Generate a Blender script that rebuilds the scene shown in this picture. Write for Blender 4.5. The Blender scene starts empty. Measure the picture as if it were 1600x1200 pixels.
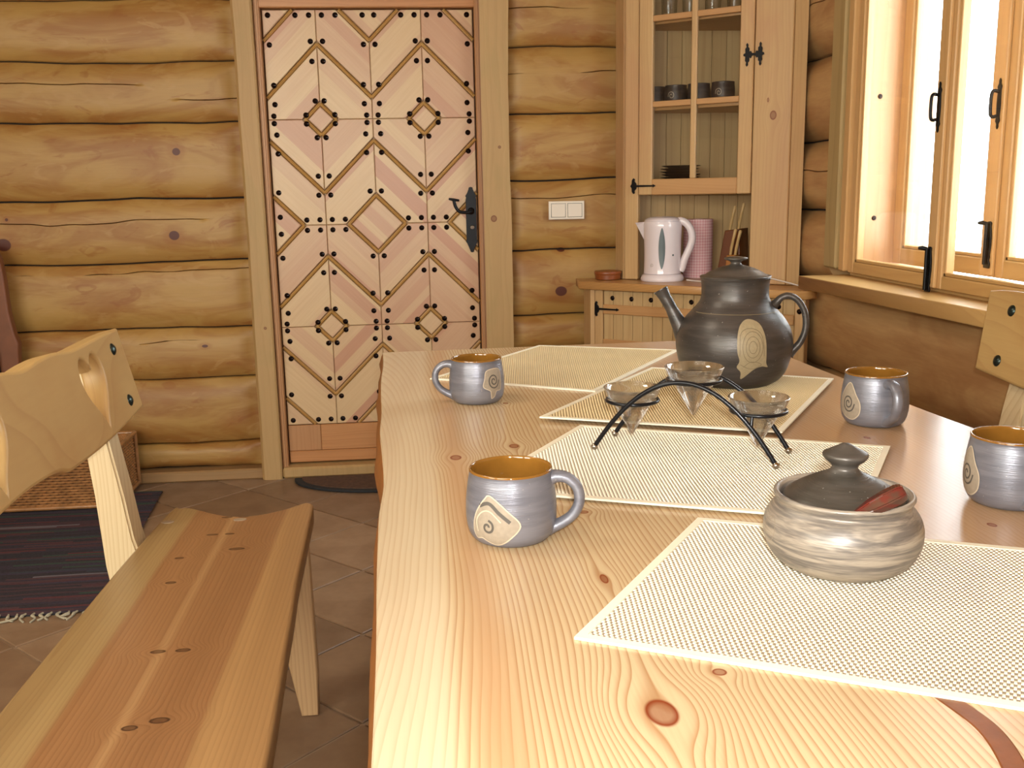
import bpy, bmesh, math, random
from mathutils import Vector, Matrix, noise
R = math.radians
PI = math.pi
sc = bpy.context.scene
C = sc.collection
random.seed(7)

# ------------------------------------------------------------------ camera
def look():
    y, p, r = R(5.4), R(11.2), R(1.1)
    f0 = Vector((math.sin(y), math.cos(y), 0)); r0 = Vector((math.cos(y), -math.sin(y), 0))
    f = f0*math.cos(p) + Vector((0, 0, -math.sin(p)))
    u0 = r0.cross(f)
    rr = r0*math.cos(r) - u0*math.sin(r); uu = u0*math.cos(r) + r0*math.sin(r)
    m = Matrix((rr, uu, -f)).transposed().to_4x4()
    m.translation = Vector((0, 0, 1.14))
    cd = bpy.data.cameras.new('camera'); co = bpy.data.objects.new('camera', cd); C.objects.link(co)
    co.matrix_world = m
    cd.sensor_fit = 'HORIZONTAL'; cd.sensor_width = 36; cd.lens = 36*1540/1600
    cd.clip_start = .02
    sc.camera = co
look()

# ------------------------------------------------------------------ light
sc.view_settings.view_transform = 'Standard'; sc.view_settings.look = 'None'
sc.view_settings.exposure = 0.0; sc.view_settings.gamma = 1; sc.view_settings.use_curve_mapping = False
sc.cycles.use_denoising = True
sc.cycles.max_bounces = 8; sc.cycles.diffuse_bounces = 4; sc.cycles.transparent_max_bounces = 16
sc.cycles.sample_clamp_indirect = 6

w = bpy.data.worlds.new('sky'); sc.world = w; w.use_nodes = True
w.node_tree.nodes['Background'].inputs[0].default_value = (.88, .95, 1, 1)
w.node_tree.nodes['Background'].inputs[1].default_value = 12.0

def area(name, loc, target, sx, sy, power, col, portal=False):
    l = bpy.data.lights.new(name, 'AREA'); l.shape = 'RECTANGLE'; l.size = sx; l.size_y = sy
    l.energy = power; l.color = col
    o = bpy.data.objects.new(name, l); C.objects.link(o); o.location = loc
    o.rotation_euler = (Vector(target)-Vector(loc)).to_track_quat('-Z', 'Y').to_euler()
    if portal: l.cycles.is_portal = True
    return o
area('window_portal', (1.60, 2.56, 1.45), (0, 2.56, 1.45), 1.05, 1.2, 1, (1, 1, 1), True)
area('camera_flash', (.02, -.03, 1.21), (.25, 2.2, .95), .05, .03, 18.5, (1, .99, .96))
area('left_fill_light', (-2.45, -.3, 1.5), (1.2, 2.6, 1.0), 1.3, 1.1, 60, (1, 1, .88))  # added fill to brighten the right wall; the left wall has no window
area('rear_fill_light', (-1.2, -1.38, 1.55), (-.2, 3, .9), 1.6, 1.2, 80, (1, 1, .88))  # unseen fill for the room's ambient light; no window is built behind it
area('ceiling_fill_light', (-.9, 1.6, 2.36), (-.9, 1.6, 0), .5, .5, 12, (1, .93, .78))  # added soft fill from above; no lamp hangs here

# ------------------------------------------------------------------ mesh helpers
def hexc(h, a=1):
    c = [int(h[i:i+2], 16)/255 for i in (0, 2, 4)]
    return tuple([((x/12.92) if x <= .04045 else ((x+.055)/1.055)**2.4) for x in c] + [a])

def mk(name, verts, faces, mat=None, parent=None, smooth=False):
    me = bpy.data.meshes.new(name); me.from_pydata([tuple(v) for v in verts], [], faces); me.update()
    return fin(name, me, mat, parent, smooth)

def fin(name, me, mat=None, parent=None, smooth=False):
    if mat: me.materials.clear(); me.materials.append(mat)
    if smooth:
        for p in me.polygons: p.use_smooth = True
    o = bpy.data.objects.new(name, me); C.objects.link(o)
    if parent: o.parent = parent
    return o

def obj(name, bm, mat=None, parent=None, smooth=False, angle=None):
    me = bpy.data.meshes.new(name)
    bmesh.ops.recalc_face_normals(bm, faces=bm.faces)
    if angle is not None:
        for f in bm.faces: f.smooth = True
        for e in bm.edges:
            if len(e.link_faces) == 2 and e.calc_face_angle(0) > R(angle): e.smooth = False
    bm.to_mesh(me); bm.free()
    return fin(name, me, mat, parent, smooth)

def addbox(bm, lo, hi, bev=0, rot=None, seg=1):
    b = bmesh.new()
    bmesh.ops.create_cube(b, size=1)
    for v in b.verts:
        v.co = Vector([lo[i]+(v.co[i]+.5)*(hi[i]-lo[i]) for i in range(3)])
    if bev: bmesh.ops.bevel(b, geom=b.edges[:], offset=bev, segments=seg, affect='EDGES', profile=.5)
    if rot is not None: bmesh.ops.transform(b, matrix=rot, verts=b.verts)
    me = bpy.data.meshes.new('t'); b.to_mesh(me); b.free(); bm.from_mesh(me); bpy.data.meshes.remove(me)

def box(name, lo, hi, mat, parent=None, bev=.002, rot=None):
    bm = bmesh.new(); addbox(bm, lo, hi, bev, rot)
    return obj(name, bm, mat, parent)

def addtube(bm, pts, rad, n=12, closed=False, flat=1.0, caps=True):
    pts = [Vector(p) for p in pts]; N = len(pts)
    rads = rad if isinstance(rad, (list, tuple)) else [rad]*N
    rings = []; up = None
    for i, p in enumerate(pts):
        a = pts[(i-1) % N] if (closed or i > 0) else pts[0]
        b = pts[(i+1) % N] if (closed or i < N-1) else pts[-1]
        t = (b-a).normalized()
        if up is None:
            up = Vector((0, 0, 1)) if abs(t.z) < .9 else Vector((1, 0, 0))
        up = (up - t*up.dot(t)).normalized()
        s = t.cross(up)
        rings.append([bm.verts.new(p + (s*math.cos(2*PI*k/n)*flat + up*math.sin(2*PI*k/n))*rads[i]) for k in range(n)])
    for i in range(N if closed else N-1):
        A, B = rings[i], rings[(i+1) % N]
        for k in range(n): bm.faces.new((A[k], A[(k+1) % n], B[(k+1) % n], B[k]))
    if not closed and caps:
        bm.faces.new(rings[0][::-1]); bm.faces.new(rings[-1])

def tube(name, pts, rad, mat, parent=None, n=12, closed=False, flat=1.0):
    bm = bmesh.new(); addtube(bm, pts, rad, n, closed, flat)
    return obj(name, bm, mat, parent, angle=50)

def addlathe(bm, prof, n=48, cx=0, cy=0, cz=0, closed=False):
    rings = []
    for r, z in prof:
        if r < 1e-5: rings.append([bm.verts.new((cx, cy, cz+z))])
        else: rings.append([bm.verts.new((cx+r*math.cos(2*PI*k/n), cy+r*math.sin(2*PI*k/n), cz+z)) for k in range(n)])
    m = len(rings)
    for i in range(m if closed else m-1):
        A, B = rings[i], rings[(i+1) % m]
        for k in range(n):
            k2 = (k+1) % n
            if len(A) == 1 and len(B) == 1: continue
            if len(A) == 1: bm.faces.new((A[0], B[k], B[k2]))
            elif len(B) == 1: bm.faces.new((A[k], B[0], A[k2]))
            else: bm.faces.new((A[k], B[k], B[k2], A[k2]))

def lathe(name, prof, mat, parent=None, n=48, loc=(0, 0, 0), angle=45, closed=False):
    bm = bmesh.new(); addlathe(bm, prof, n, *loc, closed=closed)
    return obj(name, bm, mat, parent, angle=angle)

def spline(pts, n=8, closed=False):
    P = [Vector(p) for p in pts]; N = len(P); out = []
    for i in range(N if closed else N-1):
        if closed: a, b, c, d = P[(i-1) % N], P[i], P[(i+1) % N], P[(i+2) % N]
        else: a, b, c, d = P[max(i-1, 0)], P[i], P[i+1], P[min(i+2, N-1)]
        for k in range(n):
            t = k/n
            out.append(.5*((2*b)+(c-a)*t+(2*a-5*b+4*c-d)*t*t+(3*b-a-3*c+d)*t**3))
    if not closed: out.append(P[-1])
    return out

def plate(outline, holes, thick, bevel=0, M=None, res=1):
    """flat 2-D outline (with holes) given real thickness and a bevel; returns a mesh, front at +z"""
    cu = bpy.data.curves.new('t', 'CURVE'); cu.dimensions = '2D'; cu.fill_mode = 'BOTH'
    cu.extrude = max(thick/2-bevel, 1e-5); cu.bevel_depth = bevel; cu.bevel_resolution = res; cu.offset = -bevel
    for lp in [outline]+list(holes):
        s = cu.splines.new('POLY'); s.points.add(len(lp)-1); s.use_cyclic_u = True
        for i, q in enumerate(lp): s.points[i].co = (q[0], q[1], 0, 1)
    o = bpy.data.objects.new('t', cu); C.objects.link(o)
    dg = bpy.context.evaluated_depsgraph_get()
    me = bpy.data.meshes.new_from_object(o.evaluated_get(dg))
    bpy.data.objects.remove(o); bpy.data.curves.remove(cu)
    if M is not None: me.transform(M)
    return me

def basis(o, x, y, z):
    m = Matrix((Vector(x), Vector(y), Vector(z))).transposed().to_4x4(); m.translation = Vector(o); return m

def thing(name, label, cat, loc=(0, 0, 0), rz=0, group=None):
    o = bpy.data.objects.new(name, None); C.objects.link(o); o.location = loc; o.rotation_euler = (0, 0, rz)
    o.empty_display_size = .05
    return tag(o, label, cat, group)
def tag(o, label, cat, group=None, kind=None):
    if label: o['label'] = label
    if cat: o['category'] = cat
    if group: o['group'] = group
    if kind: o['kind'] = kind
    return o
def struct(o): o['kind'] = 'structure'; return o
def stuff(o): o['kind'] = 'stuff'; return o
def copy_tree(o, parent=None):
    c = o.copy(); C.objects.link(c); c.parent = parent
    for ch in [x for x in C.objects if x.parent == o]: copy_tree(ch, c)
    return c

# ------------------------------------------------------------------ materials
class NT:
    def __init__(s, name):
        s.m = bpy.data.materials.new(name); s.m.use_nodes = True
        s.t = s.m.node_tree; s.b = s.t.nodes['Principled BSDF']; s.out = s.t.nodes['Material Output']
    def n(s, ty, **k):
        x = s.t.nodes.new(ty)
        for a, v in k.items(): setattr(x, a, v)
        return x
    def link(s, a, b): s.t.links.new(a, b)
    def val(s, sock, v):
        if isinstance(v, bpy.types.NodeSocket): s.link(v, sock)
        elif v is not None: sock.default_value = v
    def ma(s, op, a, b=None, c=None, clamp=False):
        x = s.n('ShaderNodeMath', operation=op, use_clamp=clamp)
        s.val(x.inputs[0], a); s.val(x.inputs[1], b); s.val(x.inputs[2], c)
        return x.outputs[0]
    def mix(s, f, a, b, bl='MIX'):
        x = s.n('ShaderNodeMix', data_type='RGBA', blend_type=bl)
        s.val(x.inputs[0], f); s.val(x.inputs[6], a); s.val(x.inputs[7], b)
        return x.outputs[2]
    def mr(s, v, a, b, c=0, d=1, smooth=False):
        x = s.n('ShaderNodeMapRange', interpolation_type='SMOOTHSTEP' if smooth else 'LINEAR')
        s.val(x.inputs[0], v)
        for i, q in enumerate((a, b, c, d)): s.val(x.inputs[i+1], q)
        return x.outputs[0]
    def coord(s, kind='Object'): return s.n('ShaderNodeTexCoord').outputs[kind]
    def sep(s, v):
        x = s.n('ShaderNodeSeparateXYZ'); s.link(v, x.inputs[0]); return x.outputs
    def comb(s, a, b, c):
        x = s.n('ShaderNodeCombineXYZ'); s.val(x.inputs[0], a); s.val(x.inputs[1], b); s.val(x.inputs[2], c); return x.outputs[0]
    def noise(s, v, sc, det=2, rough=.5, dist=0):
        x = s.n('ShaderNodeTexNoise'); s.link(v, x.inputs['Vector'])
        x.inputs['Scale'].default_value = sc; x.inputs['Detail'].default_value = det
        x.inputs['Roughness'].default_value = rough; x.inputs['Distortion'].default_value = dist
        return x.outputs['Fac']
    def bump(s, h, st, dist=.002):
        x = s.n('ShaderNodeBump'); s.val(x.inputs['Height'], h)
        x.inputs['Strength'].default_value = st; x.inputs['Distance'].default_value = dist
        s.link(x.outputs[0], s.b.inputs['Normal'])
    def base(s, col, rough=.5, metal=0, spec=None):
        s.val(s.b.inputs['Base Color'], col); s.val(s.b.inputs['Roughness'], rough)
        s.b.inputs['Metallic'].default_value = metal
        if spec is not None: s.b.inputs['Specular IOR Level'].default_value = spec
        return s.m

def plain(name, h, rough=.5, metal=0, var=.12, sc=20, bump=0, spec=None, coat=0):
    t = NT(name); p = t.coord()
    f = t.noise(p, sc, 3)
    c = hexc(h); d = tuple([x*(1-var*2) for x in c[:3]]+[1])
    t.base(t.mix(f, d, tuple([min(1, x*(1+var)) for x in c[:3]]+[1])), rough, metal, spec)
    if bump: t.bump(f, bump)
    if coat: t.b.inputs['Coat Weight'].default_value = coat; t.b.inputs['Coat Roughness'].default_value = .05
    return t.m

def wood(name, light, dark, grain='X', freq=90, line=.5, rough=.5, warp=.012, knots=(), bands=(), tone=.2,
         center=None, patch=None, bump=.15, tilt=0, rnd=0, spec=.5, kcol='6b3417', jitter=1.0):
    """grain: axis the fibres run along; knots: (u, v, ru, rv) along/across; bands: (v0, v1, colour, soft)
       center: (u0, v0, k) gives arched cathedral figure; patch: second colour in cloudy patches"""
    t = NT(name); p = t.coord()
    x, y, z = t.sep(p)
    if rnd:
        oi = t.n('ShaderNodeObjectInfo').outputs['Random']
        sh = t.ma('MULTIPLY', oi, 7.3)
    else: sh = 0.0
    if grain == 'X': u, v, q = x, z, y
    elif grain == 'Y': u, v, q = y, x, z
    elif grain == 'Z': u, v, q = z, x, y
    elif grain == 'P':   # + diagonal in the xz plane
        u = t.ma('MULTIPLY', t.ma('ADD', x, z), .7071); v = t.ma('MULTIPLY', t.ma('SUBTRACT', z, x), .7071); q = y
    else:
        u = t.ma('MULTIPLY', t.ma('SUBTRACT', x, z), .7071); v = t.ma('MULTIPLY', t.ma('ADD', z, x), .7071); q = y
    if tilt: v = t.ma('ADD', v, t.ma('MULTIPLY', q, tilt))
    if rnd: u = t.ma('ADD', u, sh); v0_ = v
    vq = t.ma('ADD', v, t.ma('MULTIPLY', q, .37))
    if rnd: vq = t.ma('ADD', vq, t.ma('MULTIPLY', oi, 3.1))
    wv = t.comb(t.ma('MULTIPLY', u, 1.6), t.ma('MULTIPLY', vq, 5.0), t.ma('MULTIPLY', q, 2.0))
    wn = t.ma('SUBTRACT', t.noise(wv, 1.0, 2, .5), .5)
    vv = t.ma('ADD', vq, t.ma('MULTIPLY', wn, warp*6))
    kmask = None
    for (ku, kv, ru, rv) in knots:
        du = t.ma('SUBTRACT', u, ku); dv = t.ma('SUBTRACT', v, kv)
        a = t.ma('DIVIDE', du, ru); b = t.ma('DIVIDE', dv, rv)
        d2 = t.ma('ADD', t.ma('MULTIPLY', a, a), t.ma('MULTIPLY', b, b))
        g = t.ma('EXPONENT', t.ma('MULTIPLY', d2, -1/9.0))
        vv = t.ma('SUBTRACT', vv, t.ma('MULTIPLY', t.ma('MULTIPLY', dv, g), 1.1))
        k = t.mr(d2, .75, 1.25, 1, 0, True)
        rim = t.mr(t.ma('ABSOLUTE', t.ma('SUBTRACT', d2, .8)), 0, .5, 1, 0)
        inn = t.ma('MULTIPLY', k, t.ma('ADD', .62, t.ma('MULTIPLY', rim, .38)))
        kmask = inn if kmask is None else t.ma('MAXIMUM', kmask, inn)
    ph = vv
    if center:
        cu_, cv_, kk = center
        a = t.ma('SUBTRACT', vv, cv_+cv_*0)
        b = t.ma('MULTIPLY', t.ma('SUBTRACT', u, cu_), kk)
        ph = t.ma('SQRT', t.ma('ADD', t.ma('MULTIPLY', a, a), t.ma('MULTIPLY', b, b)))
    jn = t.noise(t.comb(t.ma('MULTIPLY', u, .6), t.ma('MULTIPLY', ph, 30.0), 0.0), 1.0, 1)
    ph2 = t.ma('ADD', t.ma('MULTIPLY', ph, freq), t.ma('MULTIPLY', jn, 2.5*jitter))
    fr = t.ma('FRACT', ph2)
    ln = t.ma('MULTIPLY', t.ma('POWER', fr, 3.0), t.mr(fr, .93, 1.0, 1, 0))
    fib = t.noise(t.comb(t.ma('MULTIPLY', u, 12.0), t.ma('MULTIPLY', vq, 420.0), t.ma('MULTIPLY', q, 60.0)), 1.0, 2)
    L, D = hexc(light), hexc(dark)
    col = t.mix(t.ma('MULTIPLY', ln, line), L, D)
    col = t.mix(t.ma('MULTIPLY', fib, .22), col, D)
    for (b0, b1, bc, soft) in bands:
        edge = t.ma('ADD', v, t.ma('MULTIPLY', wn, warp*4))
        msk = t.ma('MULTIPLY', t.mr(edge, b0-soft, b0+soft, 0, 1, True), t.mr(edge, b1-soft, b1+soft, 1, 0, True))
        col = t.mix(msk, col, t.mix(t.ma('ADD', t.ma('MULTIPLY', ln, .55), t.ma('MULTIPLY', fib, .2)), hexc(bc), t.mix(.5, hexc(bc), D)))
    if patch:
        pc, amt, psc = patch
        pn = t.noise(t.comb(t.ma('MULTIPLY', u, psc), t.ma('MULTIPLY', vq, psc*3.0), q), 1.0, 4, .6, .8)
        col = t.mix(t.mr(pn, .45, .68, 0, amt, True), col, hexc(pc))
    tn = t.noise(t.comb(t.ma('MULTIPLY', u, .7), t.ma('MULTIPLY', vq, 14.0), q), 1.0, 2)
    col = t.mix(t.mr(tn, .3, .7, 0, tone), col, D)
    if rnd:
        col = t.mix(t.ma('MULTIPLY', oi, rnd), col, D)
    if kmask is not None: col = t.mix(kmask, col, hexc(kcol))
    t.base(col, rough, 0, spec)
    if bump: t.bump(t.ma('ADD', t.ma('MULTIPLY', ln, .5), fib), bump, .0008)
    return t.m

M = {}
LOGK = [(-.9316, .9867, .02, .018), (-.8981, 1.3036, .015, .014), (-1.571, .9651, .028, .024), (.585, .7265, .024, .02), (.5895, .893, .016, .009), (-.849, .5484, .012, .006), (-1.55, 1.06, .006, .006)]
def logback():
    t = NT('log_wood'); x, y, z = t.sep(t.coord()); oi = t.n('ShaderNodeObjectInfo').outputs['Random']
    sx = t.ma('ADD', x, t.ma('MULTIPLY', oi, 9.0))
    n1 = t.noise(t.comb(t.ma('MULTIPLY', sx, 2.2), t.ma('MULTIPLY', z, 8.0), 0.0), 1.0, 4, .6, 1.0)
    n3 = t.noise(t.comb(t.ma('MULTIPLY', sx, 5.0), t.ma('MULTIPLY', z, 13.0), 4.0), 1.0, 3, .6, 1.5)
    n2 = t.noise(t.comb(t.ma('MULTIPLY', x, 11), t.ma('MULTIPLY', z, 240), 0.0), 1, 2)
    c = t.mix(t.mr(n1, .38, .66, 0, 1, True), hexc('b48e4e'), hexc('9c6c34'))
    c = t.mix(t.mr(n3, .56, .66, 0, .55, True), c, hexc('b89258'))
    c = t.mix(t.mr(n3, .30, .40, .5, 0, True), c, hexc('8f5424'))
    c = t.mix(t.ma('MULTIPLY', n2, .22), c, hexc('6b431c'))
    c = t.mix(t.ma('MULTIPLY', oi, .12), c, hexc('6b431c'))
    for (ku, kv, ru, rv) in LOGK:
        a = t.ma('DIVIDE', t.ma('SUBTRACT', x, ku), ru); b = t.ma('DIVIDE', t.ma('SUBTRACT', z, kv), rv)
        d2 = t.ma('ADD', t.ma('MULTIPLY', a, a), t.ma('MULTIPLY', b, b))
        c = t.mix(t.mr(d2, 1.0, 9.0, .4, 0, True), c, hexc('8a4e20')); c = t.mix(t.mr(d2, .8, 1.15, 1, 0, True), c, hexc('55281a'))
    t.base(c, .5); t.bump(n2, .2, .001); return t.m
M['log'] = logback()
# the side logs run along Y, their height is z
def log_side():
    t = NT('log_wood_side'); x, y, z = t.sep(t.coord())
    a = t.comb(t.ma('MULTIPLY', y, 2.0), t.ma('MULTIPLY', z, 7.0), x)
    n1 = t.noise(a, 1.0, 4, .6, .8); n2 = t.noise(t.comb(t.ma('MULTIPLY', y, 14), t.ma('MULTIPLY', z, 190), x), 1, 2)
    c = t.mix(t.mr(n1, .35, .7, 0, 1, True), hexc('c8a26e'), hexc('a87c50'))
    c = t.mix(t.ma('MULTIPLY', n2, .3), c, hexc('7a4c28'))
    t.base(c, .5); t.bump(n2, .2, .001); return t.m
M['log_side'] = log_side()
M['seam'] = plain('wall_seam_core', '2e2820', .95, sc=60, bump=.4)  # dark wall core, showing in the gaps between the logs
M['post'] = wood('hewn_post_wood', 'b99765', '8a6636', 'Z', 40, .2, .55, .015, knots=[(1.026, .312, .013, .012), (1.3, .34, .006, .006), (.62, -.6, .006, .006)], patch=('a08a55', .35, 3), tone=.2)
M['jamb'] = wood('door_jamb_wood', 'b8885c', '8f5c36', 'Z', 60, .3, .45, .008)
def leafmat(name, sg):
    """mitred boards glued side by side: each strip along the diagonal has a tone of its own"""
    t = NT(name); x, y, z = t.sep(t.coord()); oi = t.n('ShaderNodeObjectInfo').outputs['Random']
    v = t.ma('MULTIPLY', t.ma('SUBTRACT', z, x) if sg > 0 else t.ma('ADD', z, x), .7071)
    u = t.ma('MULTIPLY', t.ma('ADD', z, x) if sg > 0 else t.ma('SUBTRACT', z, x), .7071)
    sv = t.ma('ADD', t.ma('MULTIPLY', v, 23.0), t.ma('MULTIPLY', oi, 17.0))
    cell = t.ma('FLOOR', t.ma('ADD', sv, t.ma('MULTIPLY', t.noise(t.comb(sv, 0.0, 0.0), 1.3, 1), 1.2)))
    wn = t.n('ShaderNodeTexWhiteNoise', noise_dimensions='2D'); t.link(t.comb(cell, t.ma('FLOOR', t.ma('MULTIPLY', oi, 40)), 0.0), wn.inputs['Vector'])
    f = wn.outputs['Value']
    gr = t.noise(t.comb(t.ma('MULTIPLY', u, 5), t.ma('MULTIPLY', v, 130), oi), 1, 3)
    c = t.mix(t.mr(f, .25, .55), hexc('d4b88e'), hexc('cba886')); c = t.mix(t.mr(f, .62, .95), c, hexc('be9074'))
    c = t.mix(t.ma('MULTIPLY', gr, .38), c, hexc('a06c48'))
    t.base(c, .36); t.bump(gr, .06, .0008); return t.m
M['leafP'] = leafmat('door_board_wood_rising', 1)
M['leafN'] = leafmat('door_board_wood_falling', -1)
M['mould'] = wood('door_moulding_wood', 'b58a4c', '8a5f28', 'P', 60, .2, .4, .004)
M['rail'] = wood('door_rail_wood', 'c08a58', '96592e', 'X', 45, .4, .4, .01)
M['iron'] = plain('black_wrought_iron', '17171a', .38, .6, .2, 60, .25)
M['iron2'] = plain('dark_iron_stud', '2e2422', .25, .8, .2, 60, .1)
M['table'] = wood('pine_tabletop', 'd4bf98', '96602f', 'Y', 150, .82, .26, .006,
    knots=[(.668, .172, .020, .0125), (1.417, .048, .014, .0085), (1.469, .140, .012, .0075), (.724, .234, .006, .006), (1.7807, .1557, .008, .005), (1.1406, .193, .006, .006), (1.4264, .6878, .008, .005), (1.0236, .6489, .007, .005), (.93, .178, .012, .004)],
    bands=[(-.2, .015, 'd6c6a6', .012), (.030, .060, 'c6a47c', .016), (.42, 2, 'bf9f7c', .06)], center=(1.25, .17, .10), tone=.22, bump=.05, kcol='7d3418', spec=.5)
M['tedge'] = plain('table_live_edge_wood', '8c5626', .5, var=.2, sc=40, bump=.3)
M['bark'] = plain('dark_bark_streak', '7c441c', .4, var=.2, sc=60, bump=.2)
M['seat'] = wood('bench_seat_wood', 'a87c52', '704626', 'Y', 130, .5, .36, .004,
    knots=[(2.1016, -.43, .005, .012), (2.1, -.395, .005, .011), (1.992, -.44, .005, .012), (1.992, -.405, .005, .01), (1.90, -.375, .007, .016), (1.8646, -.478, .005, .009), (1.74, -.465, .006, .01), (1.459, -.4185, .006, .012), (1.459, -.3807, .006, .012), (1.25, -.365, .008, .014), (1.235, -.4, .007, .011)],
    bands=[(-.9, -.505, 'b69a68', .006), (-.305, 0, 'bc9462', .006), (-.420, -.410, 'c09868', .009)], center=(1.7, -.41, .03), tone=.35, kcol='3f2416', bump=.08)
M['seatR'] = wood('bench_seat_wood_right', 'a86c3a', '7c421c', 'Y', 200, .35, .36, .004, tone=.35)
M['back'] = wood('bench_backrest_wood', 'c6a66c', '96683a', 'Y', 50, .3, .45, .03, tone=.3, patch=('a9773f', .5, 1.3))
M['leg'] = wood('pale_pine_leg', 'dcc8a0', 'b4905e', 'Z', 120, .5, .45, .006, tone=.1)
M['leg2'] = wood('bench_leg_wood', 'c8a478', '9a6e40', 'Z', 120, .5, .45, .006, tone=.2)
M['tenon'] = plain('tenon_end_grain', 'a8947c', .5)
M['cab'] = wood('cabinet_pine', 'ceac7a', 'a87c50', 'Z', 70, .3, .42, .01, knots=[(1.377, .565, .016, .012), (1.43, .545, .008, .004)], tone=.3, patch=('b98264', .35, 1.2), kcol='7a3c1e')
M['cabX'] = wood('cabinet_pine_rail', 'c89c68', 'a47244', 'X', 70, .3, .42, .01, tone=.3)
M['cabin'] = wood('cabinet_interior_boards', 'cdb080', 'a48050', 'Z', 30, .4, .5, .006, tone=.4, rnd=.15)
M['counter'] = wood('counter_wood', 'c6985f', '94602e', 'X', 80, .3, .32, .01, tone=.3)
M['win'] = wood('window_frame_pine', 'd2aa74', 'a87a48', 'Z', 60, .25, .35, .008, tone=.2)
M['winY'] = wood('window_rail_pine', 'c8a268', 'a07440', 'Y', 60, .3, .35, .01, tone=.2)
M['reveal'] = wood('window_reveal_panel', 'd8aa7c', 'b48252', 'Z', 40, .35, .4, .012, tone=.2)
M['casing'] = wood('window_casing_board', 'b59c6c', '74602f', 'Z', 30, .3, .5, .01)
M['ceil'] = wood('ceiling_boards', 'c09a64', '8c6236', 'X', 20, .3, .6)
M['base'] = wood('baseboard_wood', '9d7a50', '6f5230', 'X', 50, .3, .5)
M['white'] = plain('white_plastic', 'e4e0e2', .25, var=.02)
M['kettle'] = plain('kettle_white_plastic', 'e6dce0', .18, var=.01, coat=.4)
M['grey'] = plain('grey_translucent_plastic', '5f6a6c', .25, var=.1)
M['switch'] = plain('switch_white', 'e6dccd', .3, var=.02)
M['steel'] = plain('polished_steel', 'b9b4ac', .12, 1, .02)
M['wire'] = plain('black_powder_coat', '15171c', .28, .3, .1, 30)
M['red'] = plain('turned_wood_box', '8b4a22', .35, var=.2, sc=30)
M['kblock'] = plain('knife_block_wood', '6d3a1a', .35, var=.2, sc=30)
M['kblock2'] = plain('knife_block_light_wood', 'a86c2c', .4, var=.2, sc=30)
M['khandle'] = plain('pale_knife_handle', 'cfae76', .4, var=.1, sc=30)
M['dplate'] = plain('dark_stoneware', '2b2424', .4, var=.2)
M['cord'] = plain('white_cable', 'd9d2ca', .4, var=.03)
M['fringe'] = plain('cream_fringe', 'b0a890', .9, var=.1)
M['dark'] = plain('near_black_panel', '14110f', .9)  # near-black, for the panel left of the upright board
M['sidewood'] = plain('reddish_side_wood', '7c4a2e', .5, var=.15)
M['house'] = plain('distant_house_wall', 'c9cdd4', .9)
M['snow'] = plain('snow_ground', 'f2f4f8', .9, var=.01)

def glassmat(name, tint=(1, 1, 1, 1), rough=0.0):
    t = NT(name); g = t.n('ShaderNodeBsdfGlossy'); g.inputs['Roughness'].default_value = .02
    tr = t.n('ShaderNodeBsdfTransparent'); tr.inputs['Color'].default_value = tint
    lw = t.n('ShaderNodeLayerWeight'); lw.inputs[0].default_value = .5; fz = t.n('ShaderNodeMath', operation='MULTIPLY_ADD'); t.link(t.ma('POWER', lw.outputs['Facing'], 4.0), fz.inputs[0]); fz.inputs[1].default_value = .55; fz.inputs[2].default_value = .03
    mx = t.n('ShaderNodeMixShader'); t.link(fz.outputs[0], mx.inputs[0]); t.link(tr.outputs[0], mx.inputs[1]); t.link(g.outputs[0], mx.inputs[2])
    t.link(mx.outputs[0], t.out.inputs[0]); return t.m
M['pane'] = glassmat('window_glass', (.97, .98, .98, 1))
def clearglass():
    t = NT('clear_glass'); t.base((1, 1, 1, 1), .02); t.b.inputs['Transmission Weight'].default_value = 1
    t.b.inputs['IOR'].default_value = 1.46
    tr = t.n('ShaderNodeBsdfTransparent'); mx = t.n('ShaderNodeMixShader'); mx.inputs[0].default_value = .35
    t.link(t.b.outputs[0], mx.inputs[1]); t.link(tr.outputs[0], mx.inputs[2]); t.link(mx.outputs[0], t.out.inputs[0]); return t.m
M['glass'] = clearglass()
def cupglass():
    t = NT('bright_cup_glass'); g = t.n('ShaderNodeBsdfGlossy'); g.inputs['Roughness'].default_value = .06
    tr = t.n('ShaderNodeBsdfTransparent'); tr.inputs['Color'].default_value = (.93, .94, .94, 1)
    t.base((1, 1, 1, 1), .03); t.b.inputs['Transmission Weight'].default_value = 1; t.b.inputs['IOR'].default_value = 1.35
    lw = t.n('ShaderNodeLayerWeight'); lw.inputs[0].default_value = .5
    f = t.ma('MULTIPLY_ADD', t.ma('POWER', lw.outputs['Facing'], 1.6), .70, .16)
    mx = t.n('ShaderNodeMixShader'); t.link(f, mx.inputs[0]); t.link(tr.outputs[0], mx.inputs[1]); t.link(g.outputs[0], mx.inputs[2])
    m2 = t.n('ShaderNodeMixShader'); m2.inputs[0].default_value = .45; t.link(mx.outputs[0], m2.inputs[1]); t.link(t.b.outputs[0], m2.inputs[2])
    t.link(m2.outputs[0], t.out.inputs[0]); return t.m
M['cupglass'] = cupglass()

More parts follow.
